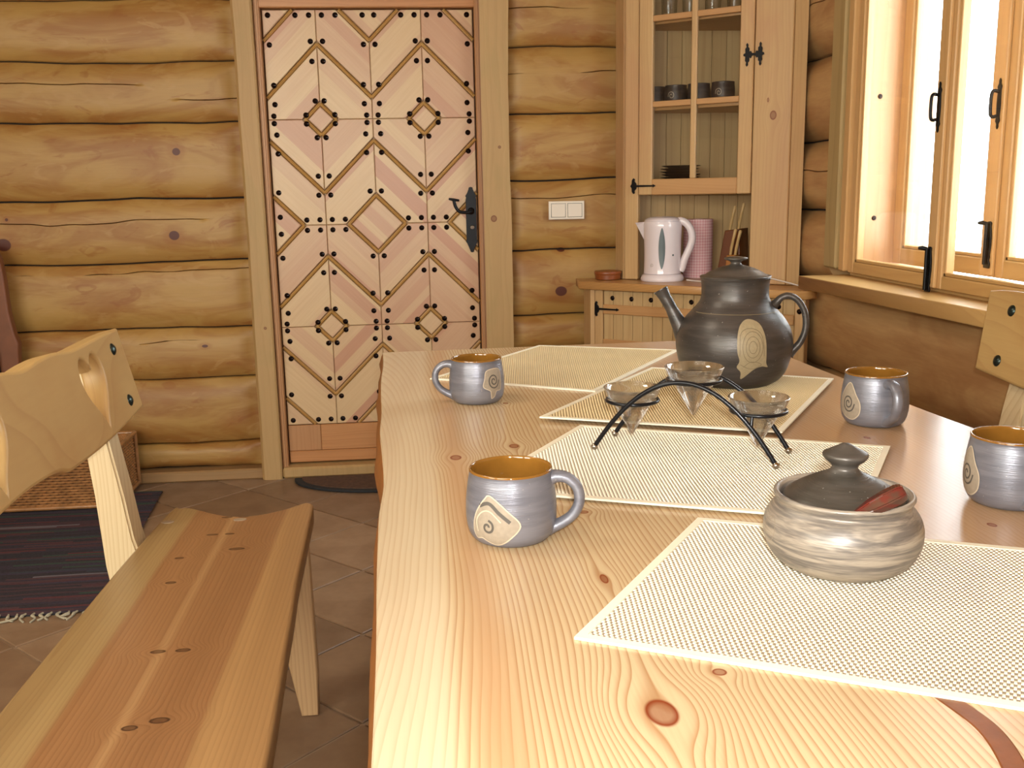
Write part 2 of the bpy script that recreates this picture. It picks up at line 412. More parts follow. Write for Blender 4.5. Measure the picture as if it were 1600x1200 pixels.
def clay(name, a, b, rough, metal=.35, st=.5):
    t = NT(name); x, y, z = t.sep(t.coord())
    n1 = t.noise(t.comb(t.ma('MULTIPLY', x, 8), t.ma('MULTIPLY', y, 8), t.ma('MULTIPLY', z, 60)), 1, 3, .6)
    n2 = t.noise(t.comb(t.ma('MULTIPLY', x, 30), t.ma('MULTIPLY', y, 30), t.ma('MULTIPLY', z, 900)), 1, 2)
    sp = t.noise(t.coord(), 260, 1)
    c = t.mix(t.mr(n1, .35, .65, 0, 1, True), hexc(a), hexc(b))
    c = t.mix(t.mr(sp, .76, .8, 0, .5), c, hexc('c8c4bc'))
    t.base(c, rough, metal); t.bump(n2, st, .0006); return t.m
M['clay'] = clay('smoked_clay', '85858d', '73737c', .36, .4)
M['claypot'] = clay('smoked_clay_teapot', '544e4a', '433f3c', .36, .4)
M['claylid'] = clay('smoked_clay_lid', '5f5953', '454039', .38, .35)
def bowlmat():
    t = NT('smoked_clay_brushed_bowl'); x, y, z = t.sep(t.coord())
    v = t.comb(t.ma('MULTIPLY', x, 9), t.ma('MULTIPLY', y, 9), t.ma('MULTIPLY', z, 90))
    n1 = t.noise(v, 1, 4, .7, .6); n2 = t.noise(t.comb(t.ma('MULTIPLY', x, 22), t.ma('MULTIPLY', y, 22), t.ma('MULTIPLY', z, 500)), 1, 3)
    c = t.mix(t.mr(n1, .38, .62, 0, 1, True), hexc('aea292'), hexc('756e67'))
    c = t.mix(t.mr(n2, .5, .75, 0, .5), c, hexc('4b4745'))
    t.base(c, .38, .3); t.bump(n2, .4, .0006); return t.m
M['claybowl'] = bowlmat()
M['slip'] = plain('beige_slip', '9c8f7d', .5, var=.12, sc=200)
M['slipl'] = plain('pale_slip_outline', 'c4b49c', .5, var=.05)
M['slipd'] = plain('dark_slip_line', '565049', .5, var=.1)
M['slippot'] = plain('tan_slip', '9b8b6c', .5, var=.12, sc=200)
M['slippotd'] = plain('tan_slip_line', '7b6c52', .5, var=.1)
M['glaze'] = plain('amber_glaze', '865a22', .08, var=.12, sc=60, coat=1)
def spoonmat():
    t = NT('lacquered_red_wood'); x, y, z = t.sep(t.coord())
    n = t.noise(t.comb(t.ma('MULTIPLY', x, 40), t.ma('MULTIPLY', y, 120), t.ma('MULTIPLY', z, 120)), 1, 2)
    t.base(t.mix(t.mr(n, .4, .6), hexc('5a201a'), hexc('4a3026')), .12); return t.m
M['spoon'] = spoonmat()
def gingham():
    t = NT('pink_check_paper'); x, y, z = t.sep(t.coord())
    ang = t.ma('MULTIPLY', t.ma('ARCTAN2', y, x), .06)
    a = t.mr(t.ma('FRACT', t.ma('MULTIPLY', ang, 90)), .45, .55); b = t.mr(t.ma('FRACT', t.ma('MULTIPLY', z, 90)), .45, .55)
    f = t.ma('MULTIPLY', t.ma('ADD', a, b), .5)
    t.base(t.mix(f, hexc('f2d2d6'), hexc('dc9ca4')), .6); return t.m
M['pink'] = gingham()
M['matbase'] = plain('placemat_ground_straw', '98866e', .7, var=.12, sc=14)
M['matnub'] = plain('placemat_raised_straw', 'efe6d0', .6, var=.08, sc=9)
M['matedge'] = plain('placemat_binding', 'f0e9d2', .6, var=.04, sc=30, bump=.1)
M['matbase2'] = plain('placemat_ground_straw_darker', '98805c', .7, var=.12, sc=14)
M['matnub2'] = plain('placemat_raised_straw_tan', 'd0b98c', .6, var=.1, sc=9)
def tilem(i, a, b):
    t = NT('floor_tile_'+'abcd'[i]); p = t.coord()
    n = t.noise(p, 5+i, 4, .6); n2 = t.noise(p, 40, 3)
    oi = t.n('ShaderNodeObjectInfo').outputs['Random']
    c = t.mix(t.mr(n, .35, .65), hexc(a), hexc(b)); c = t.mix(t.ma('MULTIPLY', t.ma('ADD', oi, n2), .18), c, hexc('4d3322'))
    t.base(c, .42); t.bump(n2, .15, .001); return t.m
M['tile'] = [tilem(0, 'a08468', '886c52'), tilem(1, '967a5e', '82664e'), tilem(2, 'a4886c', '8c7056'), tilem(3, '927860', '7e644c')]
M['grout'] = plain('tile_grout', 'a28a70', .9, var=.1, sc=50)
def rugm():
    t = NT('rag_rug_stripes'); x, y, z = t.sep(t.coord())
    cell = t.ma('FLOOR', t.ma('MULTIPLY', t.ma('ADD', y, t.ma('MULTIPLY', t.noise(t.comb(t.ma('MULTIPLY', x, 3), 0.0, 0.0), 1, 2), .012)), 85))
    wn = t.n('ShaderNodeTexWhiteNoise', noise_dimensions='2D')
    t.link(t.comb(cell, t.ma('FLOOR', t.ma('MULTIPLY', t.ma('ADD', x, t.ma('MULTIPLY', cell, .31)), 2.6)), 0.0), wn.inputs['Vector'])
    cr = t.n('ShaderNodeValToRGB'); t.link(wn.outputs['Value'], cr.inputs[0]); cr.color_ramp.interpolation = 'CONSTANT'
    stops = [(0, '1f1c22'), (.2, '2a2230'), (.36, '40262c'), (.48, '1a1d24'), (.6, '4c2428'), (.7, '4a2c30'), (.78, '25313a'), (.85, '5a2224'), (.9, '24402f'), (.94, '6a6468'), (.965, '30283c')]
    e = cr.color_ramp.elements; e[0].color = hexc(stops[0][1]); e[1].position = stops[1][0]; e[1].color = hexc(stops[1][1])
    for s_, c_ in stops[2:]: k = e.new(s_); k.color = hexc(c_)
    n = t.noise(t.comb(t.ma('MULTIPLY', x, 90), t.ma('MULTIPLY', y, 300), 0.0), 1, 2)
    t.base(t.mix(t.ma('MULTIPLY', n, .35), cr.outputs[0], hexc('5b4f56')), .95); t.bump(n, .6, .003); return t.m
M['rug'] = rugm()
M['wick'] = plain('woven_willow', 'b07c4c', .32, var=.35, sc=30, coat=.5)
M['wickd'] = plain('willow_shadow_core', '4a2a14', .7)
M['coir'] = plain('coir_mat_pile', '5a4030', .95, var=.35, sc=60, bump=.8)
M['coirb'] = plain('dark_mat_border', '24262a', .8, var=.2, sc=40)

# ------------------------------------------------------------------ room shell
XR, YB = 1.42, 4.0            # inner face of right wall, of back wall
XL, YF, ZC = -2.6, -1.5, 2.4  # left wall, wall behind the camera, ceiling

def wob(seed, t, amp, f=2.0):
    return amp*noise.noise(Vector((t*f, seed*7.13, 1.7))) + amp*.35*noise.noise(Vector((t*f*4, seed*3.1, 5.2)))

def log_mesh(name, a0, a1, z0, z1, place, mat, parent, seed, bulge=.035, cracks=(), ends=(0, 0), n=None, s0=None, s1=None):
    """a log face: runs a0..a1 along the wall, z0..z1 high; place(a, out, z) puts a point, out = distance into the room"""
    n = n or max(8, int((a1-a0)/.025))
    rows = [-1, -.97, -.92, -.84, -.72, -.56, -.38, -.19, 0, .19, .38, .56, .72, .84, .92, .97, 1]
    rows = [(r, None) for r in rows]
    for ci, (t, fa, fb) in enumerate(cracks):
        dz = .0022/((z1-z0)/2)
        for k, dep in ((-dz, 0), (0, 1), (dz, 0)): rows.append((t+k, (ci, dep)))
    rows.sort(key=lambda r: r[0])
    V = []; F = []
    s0 = seed if s0 is None else s0; s1 = seed+1 if s1 is None else s1
    for i in range(n+1):
        a = a0+(a1-a0)*i/n
        lo = z0+wob(s0, a, .012)+.0034; hi = z1+wob(s1, a, .012)-.0034
        for r, c in rows:
            zz = r
            if c: zz = r + wob(seed*3+c[0], a, .16, 2.5)
            zz = max(-1, min(1, zz))
            z = (lo+hi)/2+(hi-lo)/2*zz
            out = bulge*(1-abs(zz)**3.6) + .004*noise.noise(Vector((a*3, z*9, seed)))
            for e, d in ((0, a-a0), (1, a1-a)):     # adzed flats where the log meets a post
                if ends[e]: out = min(out, bulge*.35 + max(0, d-.02)*.42*(1-.35*abs(zz)))
            if c and c[1]:
                t, fa, fb = cracks[c[0]]
                if fa < a < fb: out -= .014*min(1, (a-fa)/.05, (fb-a)/.05)
            V.append(place(a, out, z))
    m = len(rows)
    for i in range(n):
        for j in range(m-1):
            q = i*m+j; F.append((q, q+m, q+m+1, q+1))
    # close top, bottom and ends back to the wall core
    b = len(V)
    for i in range(n+1):
        for j in (0, m-1):
            p = Vector(V[i*m+j]); a = a0+(a1-a0)*i/n
            V.append(place(a, -.05, p[2]))
    for i in range(n):
        F.append((i*m, b+2*i, b+2*i+2, (i+1)*m)); F.append((i*m+m-1, (i+1)*m+m-1, b+2*i+3, b+2*i+1))
    F.append([j for j in range(m)]+[b+1, b]); F.append([n*m+j for j in range(m-1, -1, -1)]+[b+2*n, b+2*n+1])
    me = bpy.data.meshes.new(name); me.from_pydata([tuple(v) for v in V], [], F); me.update()
    bm = bmesh.new(); bm.from_mesh(me); bpy.data.meshes.remove(me)
    return obj(name, bm, mat, parent, angle=55)

# back wall with its logs and the doorway
bm = bmesh.new()
for lo, hi in (((XL-.2, YB+.04, 0), (-.56, YB+.2, ZC)), ((.27, YB+.04, 0), (XR+.3, YB+.2, ZC)), ((-.56, YB+.04, 1.84), (.27, YB+.2, ZC))):
    addbox(bm, lo, hi)
wb = struct(obj('wall_back', bm, M['seam']))
pb = lambda a, o, z: (a, YB+.012-o, z)
zl = [.04, .155, .415, .622, .885, 1.127, 1.416, 1.639, 1.857, 2.13, 2.4]
crk = {0: [], 3: [(.72, -2, -.5)], 4: [(.35, -1.7, -.8)], 6: [(.25, -1.8, -1.0), (-.35, -.9, -.5)], 8: [(.42, -2, -.62)], 2: [(.5, -1.1, -.6)]}
for i in range(len(zl)-1):
    log_mesh('log', XL-.02, -.64, zl[i], zl[i+1], pb, M['log'], wb, 20+i, .030, crk.get(i, ()), (0, 1), s0=20+i, s1=21+i, n=90)
zr = [.04, .22, .485, .627, .896, 1.174, 1.427, 1.684, 1.96, 2.2, 2.4]
crk = {4: [(.5, .3, .9)], 6: [(.25, .3, .85)], 7: [(0, .3, .9)]}
for i in range(len(zr)-1):
    log_mesh('log', .355, XR-.02, zr[i], zr[i+1], pb, M['log'], wb, 50+i, .032, crk.get(i, ()), (1, 0), s0=50+i, s1=51+i, n=50)
log_mesh('log', -.64, .36, 1.97, 2.4, pb, M['log'], wb, 77, .045)

# right wall with the window opening
WY0, WY1, WZ0, WZ1 = 2.02, 3.12, .85, 2.06
bm = bmesh.new()
for lo, hi in (((XR+.05, YF-.2, 0), (XR+.24, YB+.2, WZ0-.03)), ((XR+.05, YF-.2, WZ1+.02), (XR+.24, YB+.2, ZC)),
               ((XR+.05, WY1+.02, WZ0-.03), (XR+.24, YB+.2, WZ1+.02)), ((XR+.05, YF-.2, WZ0-.03), (XR+.24, WY0-.02, WZ1+.02))):
    addbox(bm, lo, hi)
wr = struct(obj('wall_right', bm, M['seam']))
pr = lambda a, o, z: (XR+.03-o, a, z)
zz = [.02, .24, .49, .80, 1.04, 1.2835, 1.5687, 1.86, 2.12, 2.4]
for i in range(len(zz)-1):
    lo, hi = zz[i], zz[i+1]
    full = hi <= .82 or lo >= 2.1
    segs = [(YF, YB)] if full else [(YF, WY0-.1), (WY1+.1, YB)]
    for a, b in segs:
        log_mesh('log', a, b, lo, hi, pr, M['log_side'], wr, 90+i, .07, [(.1, 3.2, 3.9)] if i in (4, 6) else (), s0=90+i, s1=91+i, n=int((b-a)/.05)+4)

# left wall, wall behind the camera, ceiling, floor slab
wl = struct(box('wall_left', (XL-.2, YF-.2, 0), (XL-.06, YB+.2, ZC), M['seam'], bev=0))
pl_ = lambda a, o, z: (XL-.03+o, a, z)
for i in range(8): log_mesh('log', YF, YB, i*.3, i*.3+.3, pl_, M['log_side'], wl, 140+i, .06, n=40)
wf = struct(box('wall_front', (XL-.2, YF-.2, 0), (XR+.2, YF-.06, ZC), M['seam'], bev=0))
pf = lambda a, o, z: (a, YF-.03+o, z)
for i in range(8): log_mesh('log', XL, XR, i*.3, i*.3+.3, pf, M['log'], wf, 160+i, .06, n=30)
ce = struct(box('ceiling', (XL-.2, YF-.2, ZC), (XR+.3, YB+.2, ZC+.15), M['ceil'], bev=0))
for i in range(28):
    y = YF+i*.2; box('plank', (XL-.05, y+.002, ZC-.02), (XR+.05, y+.198, ZC+.01), M['ceil'], ce, .003)
fl = struct(box('floor', (XL-.2, YF-.2, -.2), (XR+.3, YB+.2, -.005), M['grout'], bev=0))
# diagonal tiles: grout lines measured on the floor, 45 degrees
du, dv = .300, .332
bmt = []
for i in range(4):
    bm = bmesh.new(); addbox(bm, (-du/2+.0035, -dv/2+.0035, -.012), (du/2-.0035, dv/2-.0035, 0), .002)
    me = bpy.data.meshes.new('tile'); bm.to_mesh(me); bm.free(); me.materials.append(M['tile'][i]); bmt.append(me)
for i in range(-14, 16):
    for j in range(-12, 20):
        uu = 1.302-du/2+i*du; vv = 1.52+dv/2+j*dv
        x = (uu-vv)*.7071; y = (uu+vv)*.7071
        if XL-.05 < x < XR+.05 and .2 < y < YB+.12:
            o = bpy.data.objects.new('tile', bmt[random.randrange(4)]); C.objects.link(o); o.parent = fl
            o.location = (x, y, random.uniform(-.0006, .0006)); o.rotation_euler = (0, 0, R(45)+random.choice((0, PI)))
# outside: snow ground and a faint house, seen through the panes
struct(box('ground', (XR+.25, -6, -.6), (26, 14, -.5), M['snow'], bev=0))

# baseboards
bm = bmesh.new(); addbox(bm, (XL, YB-.055, 0), (-.648, YB+.03, .045), .006); struct(obj('baseboard_left', bm, M['base']))

# ------------------------------------------------------------------ door_1 : casing, jambs, leaf
def hewn(name, x0, x1, y0, y1, z0, z1, mat, parent, seed, amp=.008):
    V = []; F = []; n = 40
    for i in range(n+1):
        z = z0+(z1-z0)*i/n; a = wob(seed, z, amp); b = wob(seed+5, z, amp)*.2
        V += [(x0+a, y1, z), (x0+a, y0+.01, z), (x0+a+.01, y0, z), (x1+b-.006, y0, z), (x1+b, y0+.006, z), (x1+b, y1, z)]
    for i in range(n):
        for k in range(5): q = i*6+k; F.append((q, q+1, q+7, q+6))
        F.append((i*6+5, i*6, i*6+6, i*6+11))
    F.append((0, 1, 2, 3, 4, 5)); F.append(tuple(n*6+k for k in range(5, -1, -1)))
    me = bpy.data.meshes.new(name); me.from_pydata(V, [], F); bm = bmesh.new(); bm.from_mesh(me)
    return obj(name, bm, mat, parent, angle=30)
D0, D1, DZ0, DZ1 = -.545, .251, .209, 1.820
dr = bpy.data.objects.new('door_1', None); C.objects.link(dr); dr.location = (0, 0, 0); struct(dr)
hewn('post', -.648, -.572, YB-.075, YB+.05, 0, 1.86, M['post'], dr, 3)
hewn('post', .372, .279, YB-.075, YB+.05, 0, 1.86, M['post'], dr, 9)
bm = bmesh.new(); addbox(bm, (-.66, YB-.075, 1.862), (.38, YB+.05, 1.97), .008); obj('lintel', bm, M['rail'], dr)
for (a, b) in ((-.571, D0-.004), (D1+.004, .278)):
    bm = bmesh.new(); addbox(bm, (a, YB-.045, .03), (b, YB+.06, 1.862), .003)
    m_ = (a+b)/2; addbox(bm, (m_-.004, YB-.05, .03), (m_+.004, YB-.045, 1.86), .001)
    obj('jamb', bm, M['jamb'], dr)
bm = bmesh.new(); addbox(bm, (-.571, YB-.04, 1.823), (.278, YB+.05, 1.862), .003); obj('head_jamb', bm, M['rail'], dr)
bm = bmesh.new(); addbox(bm, (-.571, YB-.07, 0), (.278, YB+.1, .045), .008); obj('threshold', bm, M['post'], dr)
bm = bmesh.new(); addbox(bm, (-.60, YB+.055, 0), (.31, YB+.12, 1.9)); obj('door_light_block', bm, M['jamb'], dr)  # unseen sheet added to stop outside light leaking round the door
bm = bmesh.new(); addbox(bm, (D0, YB+.008, .05), (D1, YB+.05, DZ1)); obj('door_slab', bm, M['mould'], dr)
box('stile', (D0, YB-.010, .10), (D0+.13, YB+.008, DZ0-.002), M['jamb'], dr)
box('rail', (D0+.131, YB-.010, .10), (D1, YB+.008, DZ0-.002), M['rail'], dr)
box('rail', (D0, YB-.014, .052), (D1, YB+.008, .099), M['rail'], dr, .003)

W_, H_ = (D1-D0)/4, (DZ1-DZ0)/4
def clip(poly, nx, nz, d):
    out = []
    for i in range(len(poly)):
        a, b = poly[i], poly[(i+1) % len(poly)]
        fa = a[0]*nx+a[1]*nz-d; fb = b[0]*nx+b[1]*nz-d
        if fa >= 0: out.append(a)
        if (fa >= 0) != (fb >= 0):
            t = fa/(fa-fb); out.append((a[0]+(b[0]-a[0])*t, a[1]+(b[1]-a[1])*t))
    return out
G = .0085; S2 = 2**.5; e_ = .0009
BIG, SML, ZA = .112, .060, .322*H_/.4025   # big and small diamond legs, zigzag start
cell = [(e_, e_), (W_-e_, e_), (W_-e_, H_-e_), (e_, H_-e_)]
band = clip(clip(cell, 1, 1, BIG+G*S2), -1, -1, -(ZA-G*S2))
lowr = clip(clip(cell, 1, 1, ZA+G*S2), -1, -1, -(W_+H_-SML-G*S2))
studs = [(.022, .020), (.124, .020), (.175, .020), (.022, .127), (.176, .115), (.029, .275), (.029, .346), (.022, .389), (.178, .188), (.182, .334), (.144, .386)]
studs = studs[1:]
def yplate(pts, y0, y1, bev):
    """polygon in the xz plane, front at y0 (towards the room), back at y1"""
    cx = sum(p[0] for p in pts)/len(pts); cz = sum(p[1] for p in pts)/len(pts)
    area_ = sum(pts[i][0]*pts[(i+1) % len(pts)][1]-pts[(i+1) % len(pts)][0]*pts[i][1] for i in range(len(pts)))
    if area_ < 0: pts = pts[::-1]
    bm = bmesh.new()
    vs = [bm.verts.new((x, y1, z)) for x, z in pts]; f = bm.faces.new(vs)
    ex = bmesh.ops.extrude_face_region(bm, geom=[f])
    top = [g for g in ex['geom'] if isinstance(g, bmesh.types.BMVert)]
    for v in top: v.co.y = y0
    te = [g for g in ex['geom'] if isinstance(g, bmesh.types.BMEdge)]
    if bev: bmesh.ops.bevel(bm, geom=te, offset=bev, segments=1, affect='EDGES')
    return bm
def cellmap(ci, ri):
    """flips so that each cell's big diamond corner lies where the photo has it"""
    cx = D0+ci*W_; zt = DZ1-ri*H_
    fx = ci % 2 == 1; fz = ri % 2 == 1
    return lambda u, v: ((cx+W_-u) if fx else (cx+u), (zt-H_+v) if fz else (zt-v))
sm = bmesh.new(); addlathe(sm, [(0, .0056), (.0026, .0050), (.0032, .0034), (.0080, .0028), (.0106, .0002), (.0106, -.003)], 14)
bmesh.ops.transform(sm, matrix=Matrix.Rotation(R(90), 4, 'X'), verts=sm.verts)
bmesh.ops.recalc_face_normals(sm, faces=sm.faces)
stud_me = bpy.data.meshes.new('stud'); sm.to_mesh(stud_me); sm.free(); stud_me.materials.append(M['iron2'])
for p in stud_me.polygons: p.use_smooth = True
def stud(x, y, z, parent, scale=1):
    o = bpy.data.objects.new('stud', stud_me); C.objects.link(o); o.parent = parent; o.location = (x, y, z); o.scale = (scale,)*3; return o
yf = YB-.010
for ri in range(4):
    for ci in range(4):
        mp = cellmap(ci, ri)
        rising = (ci % 2 == 0) == (ri % 2 == 0)
        mt = M['leafP'] if rising else M['leafN']
        for poly in (band, lowr):
            obj('board', yplate([mp(*q) for q in poly], yf, YB+.008, .0022), mt, dr)
        for u, v in studs:
            x, z = mp(u, v)
            if ci == 3 and ri == 1 and u < .05 and v < .06: continue
            if abs(x-.226) < .035 and .87 < z < 1.17: continue
            stud(x, yf, z, dr)
        # beads lying in the grooves
        for k in (BIG, ZA):
            a, b = ((0, k), (k, 0)) if k < W_ else ((0, k), (W_, k-W_))
            pa, pb_ = mp(*a), mp(*b)
            bm = bmesh.new(); addtube(bm, [(pa[0], YB+.004, pa[1]), (pb_[0], YB+.004, pb_[1])], .0076, 8)
            obj('moulding', bm, M['mould'], dr)
        pa, pb_ = mp(W_-SML, H_), mp(W_, H_-SML)
        bm = bmesh.new(); addtube(bm, [(pa[0], YB+.004, pa[1]), (pb_[0], YB+.004, pb_[1])], .0076, 8)
        obj('moulding', bm, M['mould'], dr)
def diamond(cx, cz, leg):
    h = leg-G*S2
    poly = [(cx-h, cz), (cx, cz-h), (cx+h, cz), (cx, cz+h)]
    poly = clip(clip(clip(clip(poly, 1, 0, D0+e_), -1, 0, -(D1-e_)), 0, 1, DZ0+e_), 0, -1, -(DZ1-e_))
    if len(poly) > 2: obj('diamond', yplate(poly, yf, YB+.008, .003), M['leafN'] if leg > .09 else M['leafP'], dr)
for r_ in (0, 2, 4):
    for c_ in (0, 2, 4):
        diamond(D0+c_*W_, DZ1-r_*H_, BIG)
        for sx in ((1,) if c_ == 0 else (-1,) if c_ == 4 else (-1, 1)):
            if r_ in (0, 4) or c_ in (0, 4):
                for sz in ((-1,) if r_ == 0 else (1,) if r_ == 4 else (-1, 1)):
                    stud(D0+c_*W_+sx*.022, yf, DZ1-r_*H_+sz*(.020 if r_ != 2 else .033), dr) if not (c_ == 4 and r_ == 2) else None
for r_ in (1, 3):
    for c_ in (1, 3): diamond(D0+c_*W_, DZ1-r_*H_, SML)
# hand-forged lock plate and lever
hd = None
out = [(0, .128), (.007, .126), (.009, .118), (.014, .105), (.022, .093), (.019, .087), (.021, .078), (.021, -.078), (.024, -.086), (.019, -.094), (.012, -.110), (.008, -.120), (.006, -.127), (0, -.130)]
out = out + [(-x, z) for x, z in out[-2:0:-1]]
me = plate(out, [], .005, .001, basis((.2265, YB-.014, 1.0225), (1, 0, 0), (0, 0, 1), (0, -1, 0)))
hp = fin('handle_plate', me, M['iron'], dr)
lv = [(.226, YB-.02, 1.056), (.226, YB-.06, 1.056), (.205, YB-.063, 1.052), (.178, YB-.063, 1.056), (.163, YB-.063, 1.075), (.157, YB-.063, 1.098)]
tube('lever', spline(lv, 5), [.006]*6+[.0065]*20, M['iron'], dr, 8)
tube('lever_tip', [(.137, YB-.063, 1.106), (.157, YB-.063, 1.1015), (.178, YB-.063, 1.099)], [.004, .0062, .004], M['iron'], dr, 8)
bm = bmesh.new(); addlathe(bm, [(0, .006), (.010, .004), (.014, 0), (.014, -.004)], 16)
bmesh.ops.transform(bm, matrix=Matrix.Translation((.226, YB-.017, 1.056)) @ Matrix.Rotation(R(90), 4, 'X'), verts=bm.verts)
obj('lever_boss', bm, M['iron'], dr, angle=50)
bm = bmesh.new(); addlathe(bm, [(0, .004), (.007, .004), (.0085, 0)], 16)
bmesh.ops.transform(bm, matrix=Matrix.Translation((.229, YB-.017, .992)) @ Matrix.Rotation(R(90), 4, 'X') @ Matrix.Diagonal((1.2, 1, 1, 1)), verts=bm.verts)
obj('lock_cylinder', bm, M['steel'], dr, angle=50)

# ------------------------------------------------------------------ light switch
t = thing('light_switch', 'white double rocker light switch on the log wall right of the door', 'light switch', (.606, YB-.042, 1.052))
me = plate([(-.072, -.036), (.072, -.036), (.072, .036), (-.072, .036)], [], .010, .004, basis((0, 0, 0), (1, 0, 0), (0, 0, 1), (0, -1, 0)), 3)
fin('plate', me, M['switch'], t)
for s in (-1, 1):
    me = plate([(-.028, -.026), (.028, -.026), (.028, .026), (-.028, .026)], [], .006, .002, basis((s*.033, -.006, 0), (1, 0, 0), (0, .03*s, 1), (0, -1, .03)), 2)
    fin('rocker', me, M['switch'], t)
    bm = bmesh.new(); b0 = s*.033
    for lo, hi in (((b0-.0295, -.0056, -.0275), (b0+.0295, -.0052, -.0262)), ((b0-.0295, -.0056, .0262), (b0+.0295, -.0052, .0275)), ((b0-.0295, -.0056, -.0275), (b0-.0282, -.0052, .0275)), ((b0+.0282, -.0056, -.0275), (b0+.0295, -.0052, .0275))): addbox(bm, lo, hi)
    obj('joint', bm, M['grey'], t)

# ------------------------------------------------------------------ window_1
wn = bpy.data.objects.new('window_1', None); C.objects.link(wn); struct(wn)
XI, XO = XR, XR+.13
def wbox(n, lo, hi, m, bev=.003): return box(n, lo, hi, M[m], wn, bev)
# reveal lining between the two casements
wbox('reveal_panel', (XI-.005, WY1-.012, WZ0), (XO+.12, WY1+.02, WZ1), 'reveal')
wbox('reveal_panel', (XI-.005, WY0-.02, WZ0), (XO+.12, WY0+.012, WZ1), 'reveal')
wbox('reveal_panel', (XI-.005, WY0, WZ0-.03), (XO+.10, WY1, WZ0+.01), 'winY')
wbox('reveal_panel', (XI-.005, WY0, WZ1-.01), (XO+.10, WY1, WZ1+.02), 'winY')
for z in (.905, 1.02, 1.40, 1.78): 
    bm = bmesh.new(); addlathe(bm, [(0, .003), (.006, .002), (.008, 0)], 12)
    bmesh.ops.transform(bm, matrix=Matrix.Translation((XI+.062, WY1-.013, z+.005)) @ Matrix.Rotation(R(90), 4, 'X'), verts=bm.verts)
    if z > .95: obj('screw', bm, M['iron2'], wn)
    else: bm.free()
def sash(y0, y1, x, th, z0, z1, fw, parent, latch):
    """one casement leaf in the plane x; fw = stile width"""
    bm = bmesh.new()
    s = bpy.data.objects.new('casement', None); C.objects.link(s); s.parent = parent
    for a, b, nme in ((y0, y0+fw, 'stile'), (y1-fw, y1, 'stile')):
        box(nme, (x, a, z0), (x+th, b, z1), M['win'], s, .003)
    box('rail', (x, y0+fw, z0), (x+th, y1-fw, z0+fw*.95), M['winY'], s, .003)
    box('rail', (x, y0+fw, z1-fw), (x+th, y1-fw, z1), M['winY'], s, .003)
    # glazing bead
    for a, b, c, d in ((y0+fw, y0+fw+.012, z0+fw*.95, z1-fw), (y1-fw-.012, y1-fw, z0+fw*.95, z1-fw)):
        box('bead', (x+.006, a, c), (x+th-.006, b, d), M['win'], s, .002)
    box('bead', (x+.006, y0+fw, z0+fw*.95), (x+th-.006, y1-fw, z0+fw*.95+.010), M['winY'], s, .002)
    box('glass', (x+th/2-.0015, y0+fw-.003, z0+fw*.9), (x+th/2+.0015, y1-fw+.003, z1-fw+.003), M['pane'], s, 0)
    bm.free(); return s
ym = 2.565
sash(ym+.002, WY1-.014, XI-.02, .035, WZ0+.002, WZ1-.01, .038, wn, 0)
sash(WY0+.014, ym-.002, XI-.02, .035, WZ0+.002, WZ1-.01, .038, wn, 0)
sash(ym-.02, WY1-.014, XO, .035, WZ0+.03, WZ1-.01, .052, wn, 0)
sash(WY0+.014, ym-.024, XO, .035, WZ0+.03, WZ1-.01, .052, wn, 0)
wbox('meeting_strip', (XI-.030, ym-.022, WZ0+.004), (XI-.019, ym+.022, WZ1-.012), 'win')
wbox('meeting_strip', (XO-.010, ym-.042, WZ0+.034), (XO+.001, ym-.002, WZ1-.012), 'win')
def rodlatch(x, y, zb, zt):
    """forged shoot bolt at the foot of a meeting stile"""
    a = bpy.data.objects.new('shoot_bolt', None); C.objects.link(a); a.parent = wn
    L = zt-zb
    o_ = [(-.012, 0), (.012, 0), (.014, .012), (.008, .022), (.011, .03), (.010, .3*L), (.013, .5*L), (.012, .72*L), (.008, .9*L), (.010, .97*L), (.004, L), (-.004, L), (-.010, .97*L), (-.008, .9*L), (-.012, .72*L), (-.013, .5*L), (-.010, .3*L), (-.011, .03), (-.008, .022), (-.014, .012)]
    me = plate(o_, [], .005, .001, basis((x-.003, y, zb), (0, 1, 0), (0, 0, 1), (-1, 0, 0)))
    fin('bolt_plate', me, M['iron'], a)
    tube('bolt_rod', [(x-.011, y, zb+.01), (x-.011, y, zt-.005)], .005, M['iron'], a, 8)
    tube('bolt_knob', [(x-.011, y, zt-.006), (x-.022, y+.004, zt-.003), (x-.03, y+.010, zt-.004)], [.005, .006, .004], M['iron'], a, 8)
def pull(x, y, z):
    a = bpy.data.objects.new('pull_handle', None); C.objects.link(a); a.parent = wn
    L = .065
    o_ = [(0, -L), (.004, -L+.006), (.003, -.052), (.009, -.044), (.006, -.034), (.008, 0), (.006, .034), (.009, .044), (.003, .052), (.004, L-.006), (0, L)]
    o_ = o_+[(-p, q) for p, q in o_[-2:0:-1]]
    fin('handle_plate', plate(o_, [], .004, .0008, basis((x-.002, y, z), (0, 1, 0), (0, 0, 1), (-1, 0, 0))), M['iron'], a)
    tube('grip', spline([(x-.003, y, z-.03), (x-.018, y, z-.033), (x-.024, y, z-.022), (x-.024, y, z+.022), (x-.018, y, z+.033), (x-.003, y, z+.03)], 4), .0045, M['iron'], a, 8)
rodlatch(XI-.030, ym+.004, .838, .965); pull(XI-.030, ym+.004, 1.33)
rodlatch(XO-.010, ym-.022, .905, 1.03); pull(XO-.010, ym-.022, 1.335)
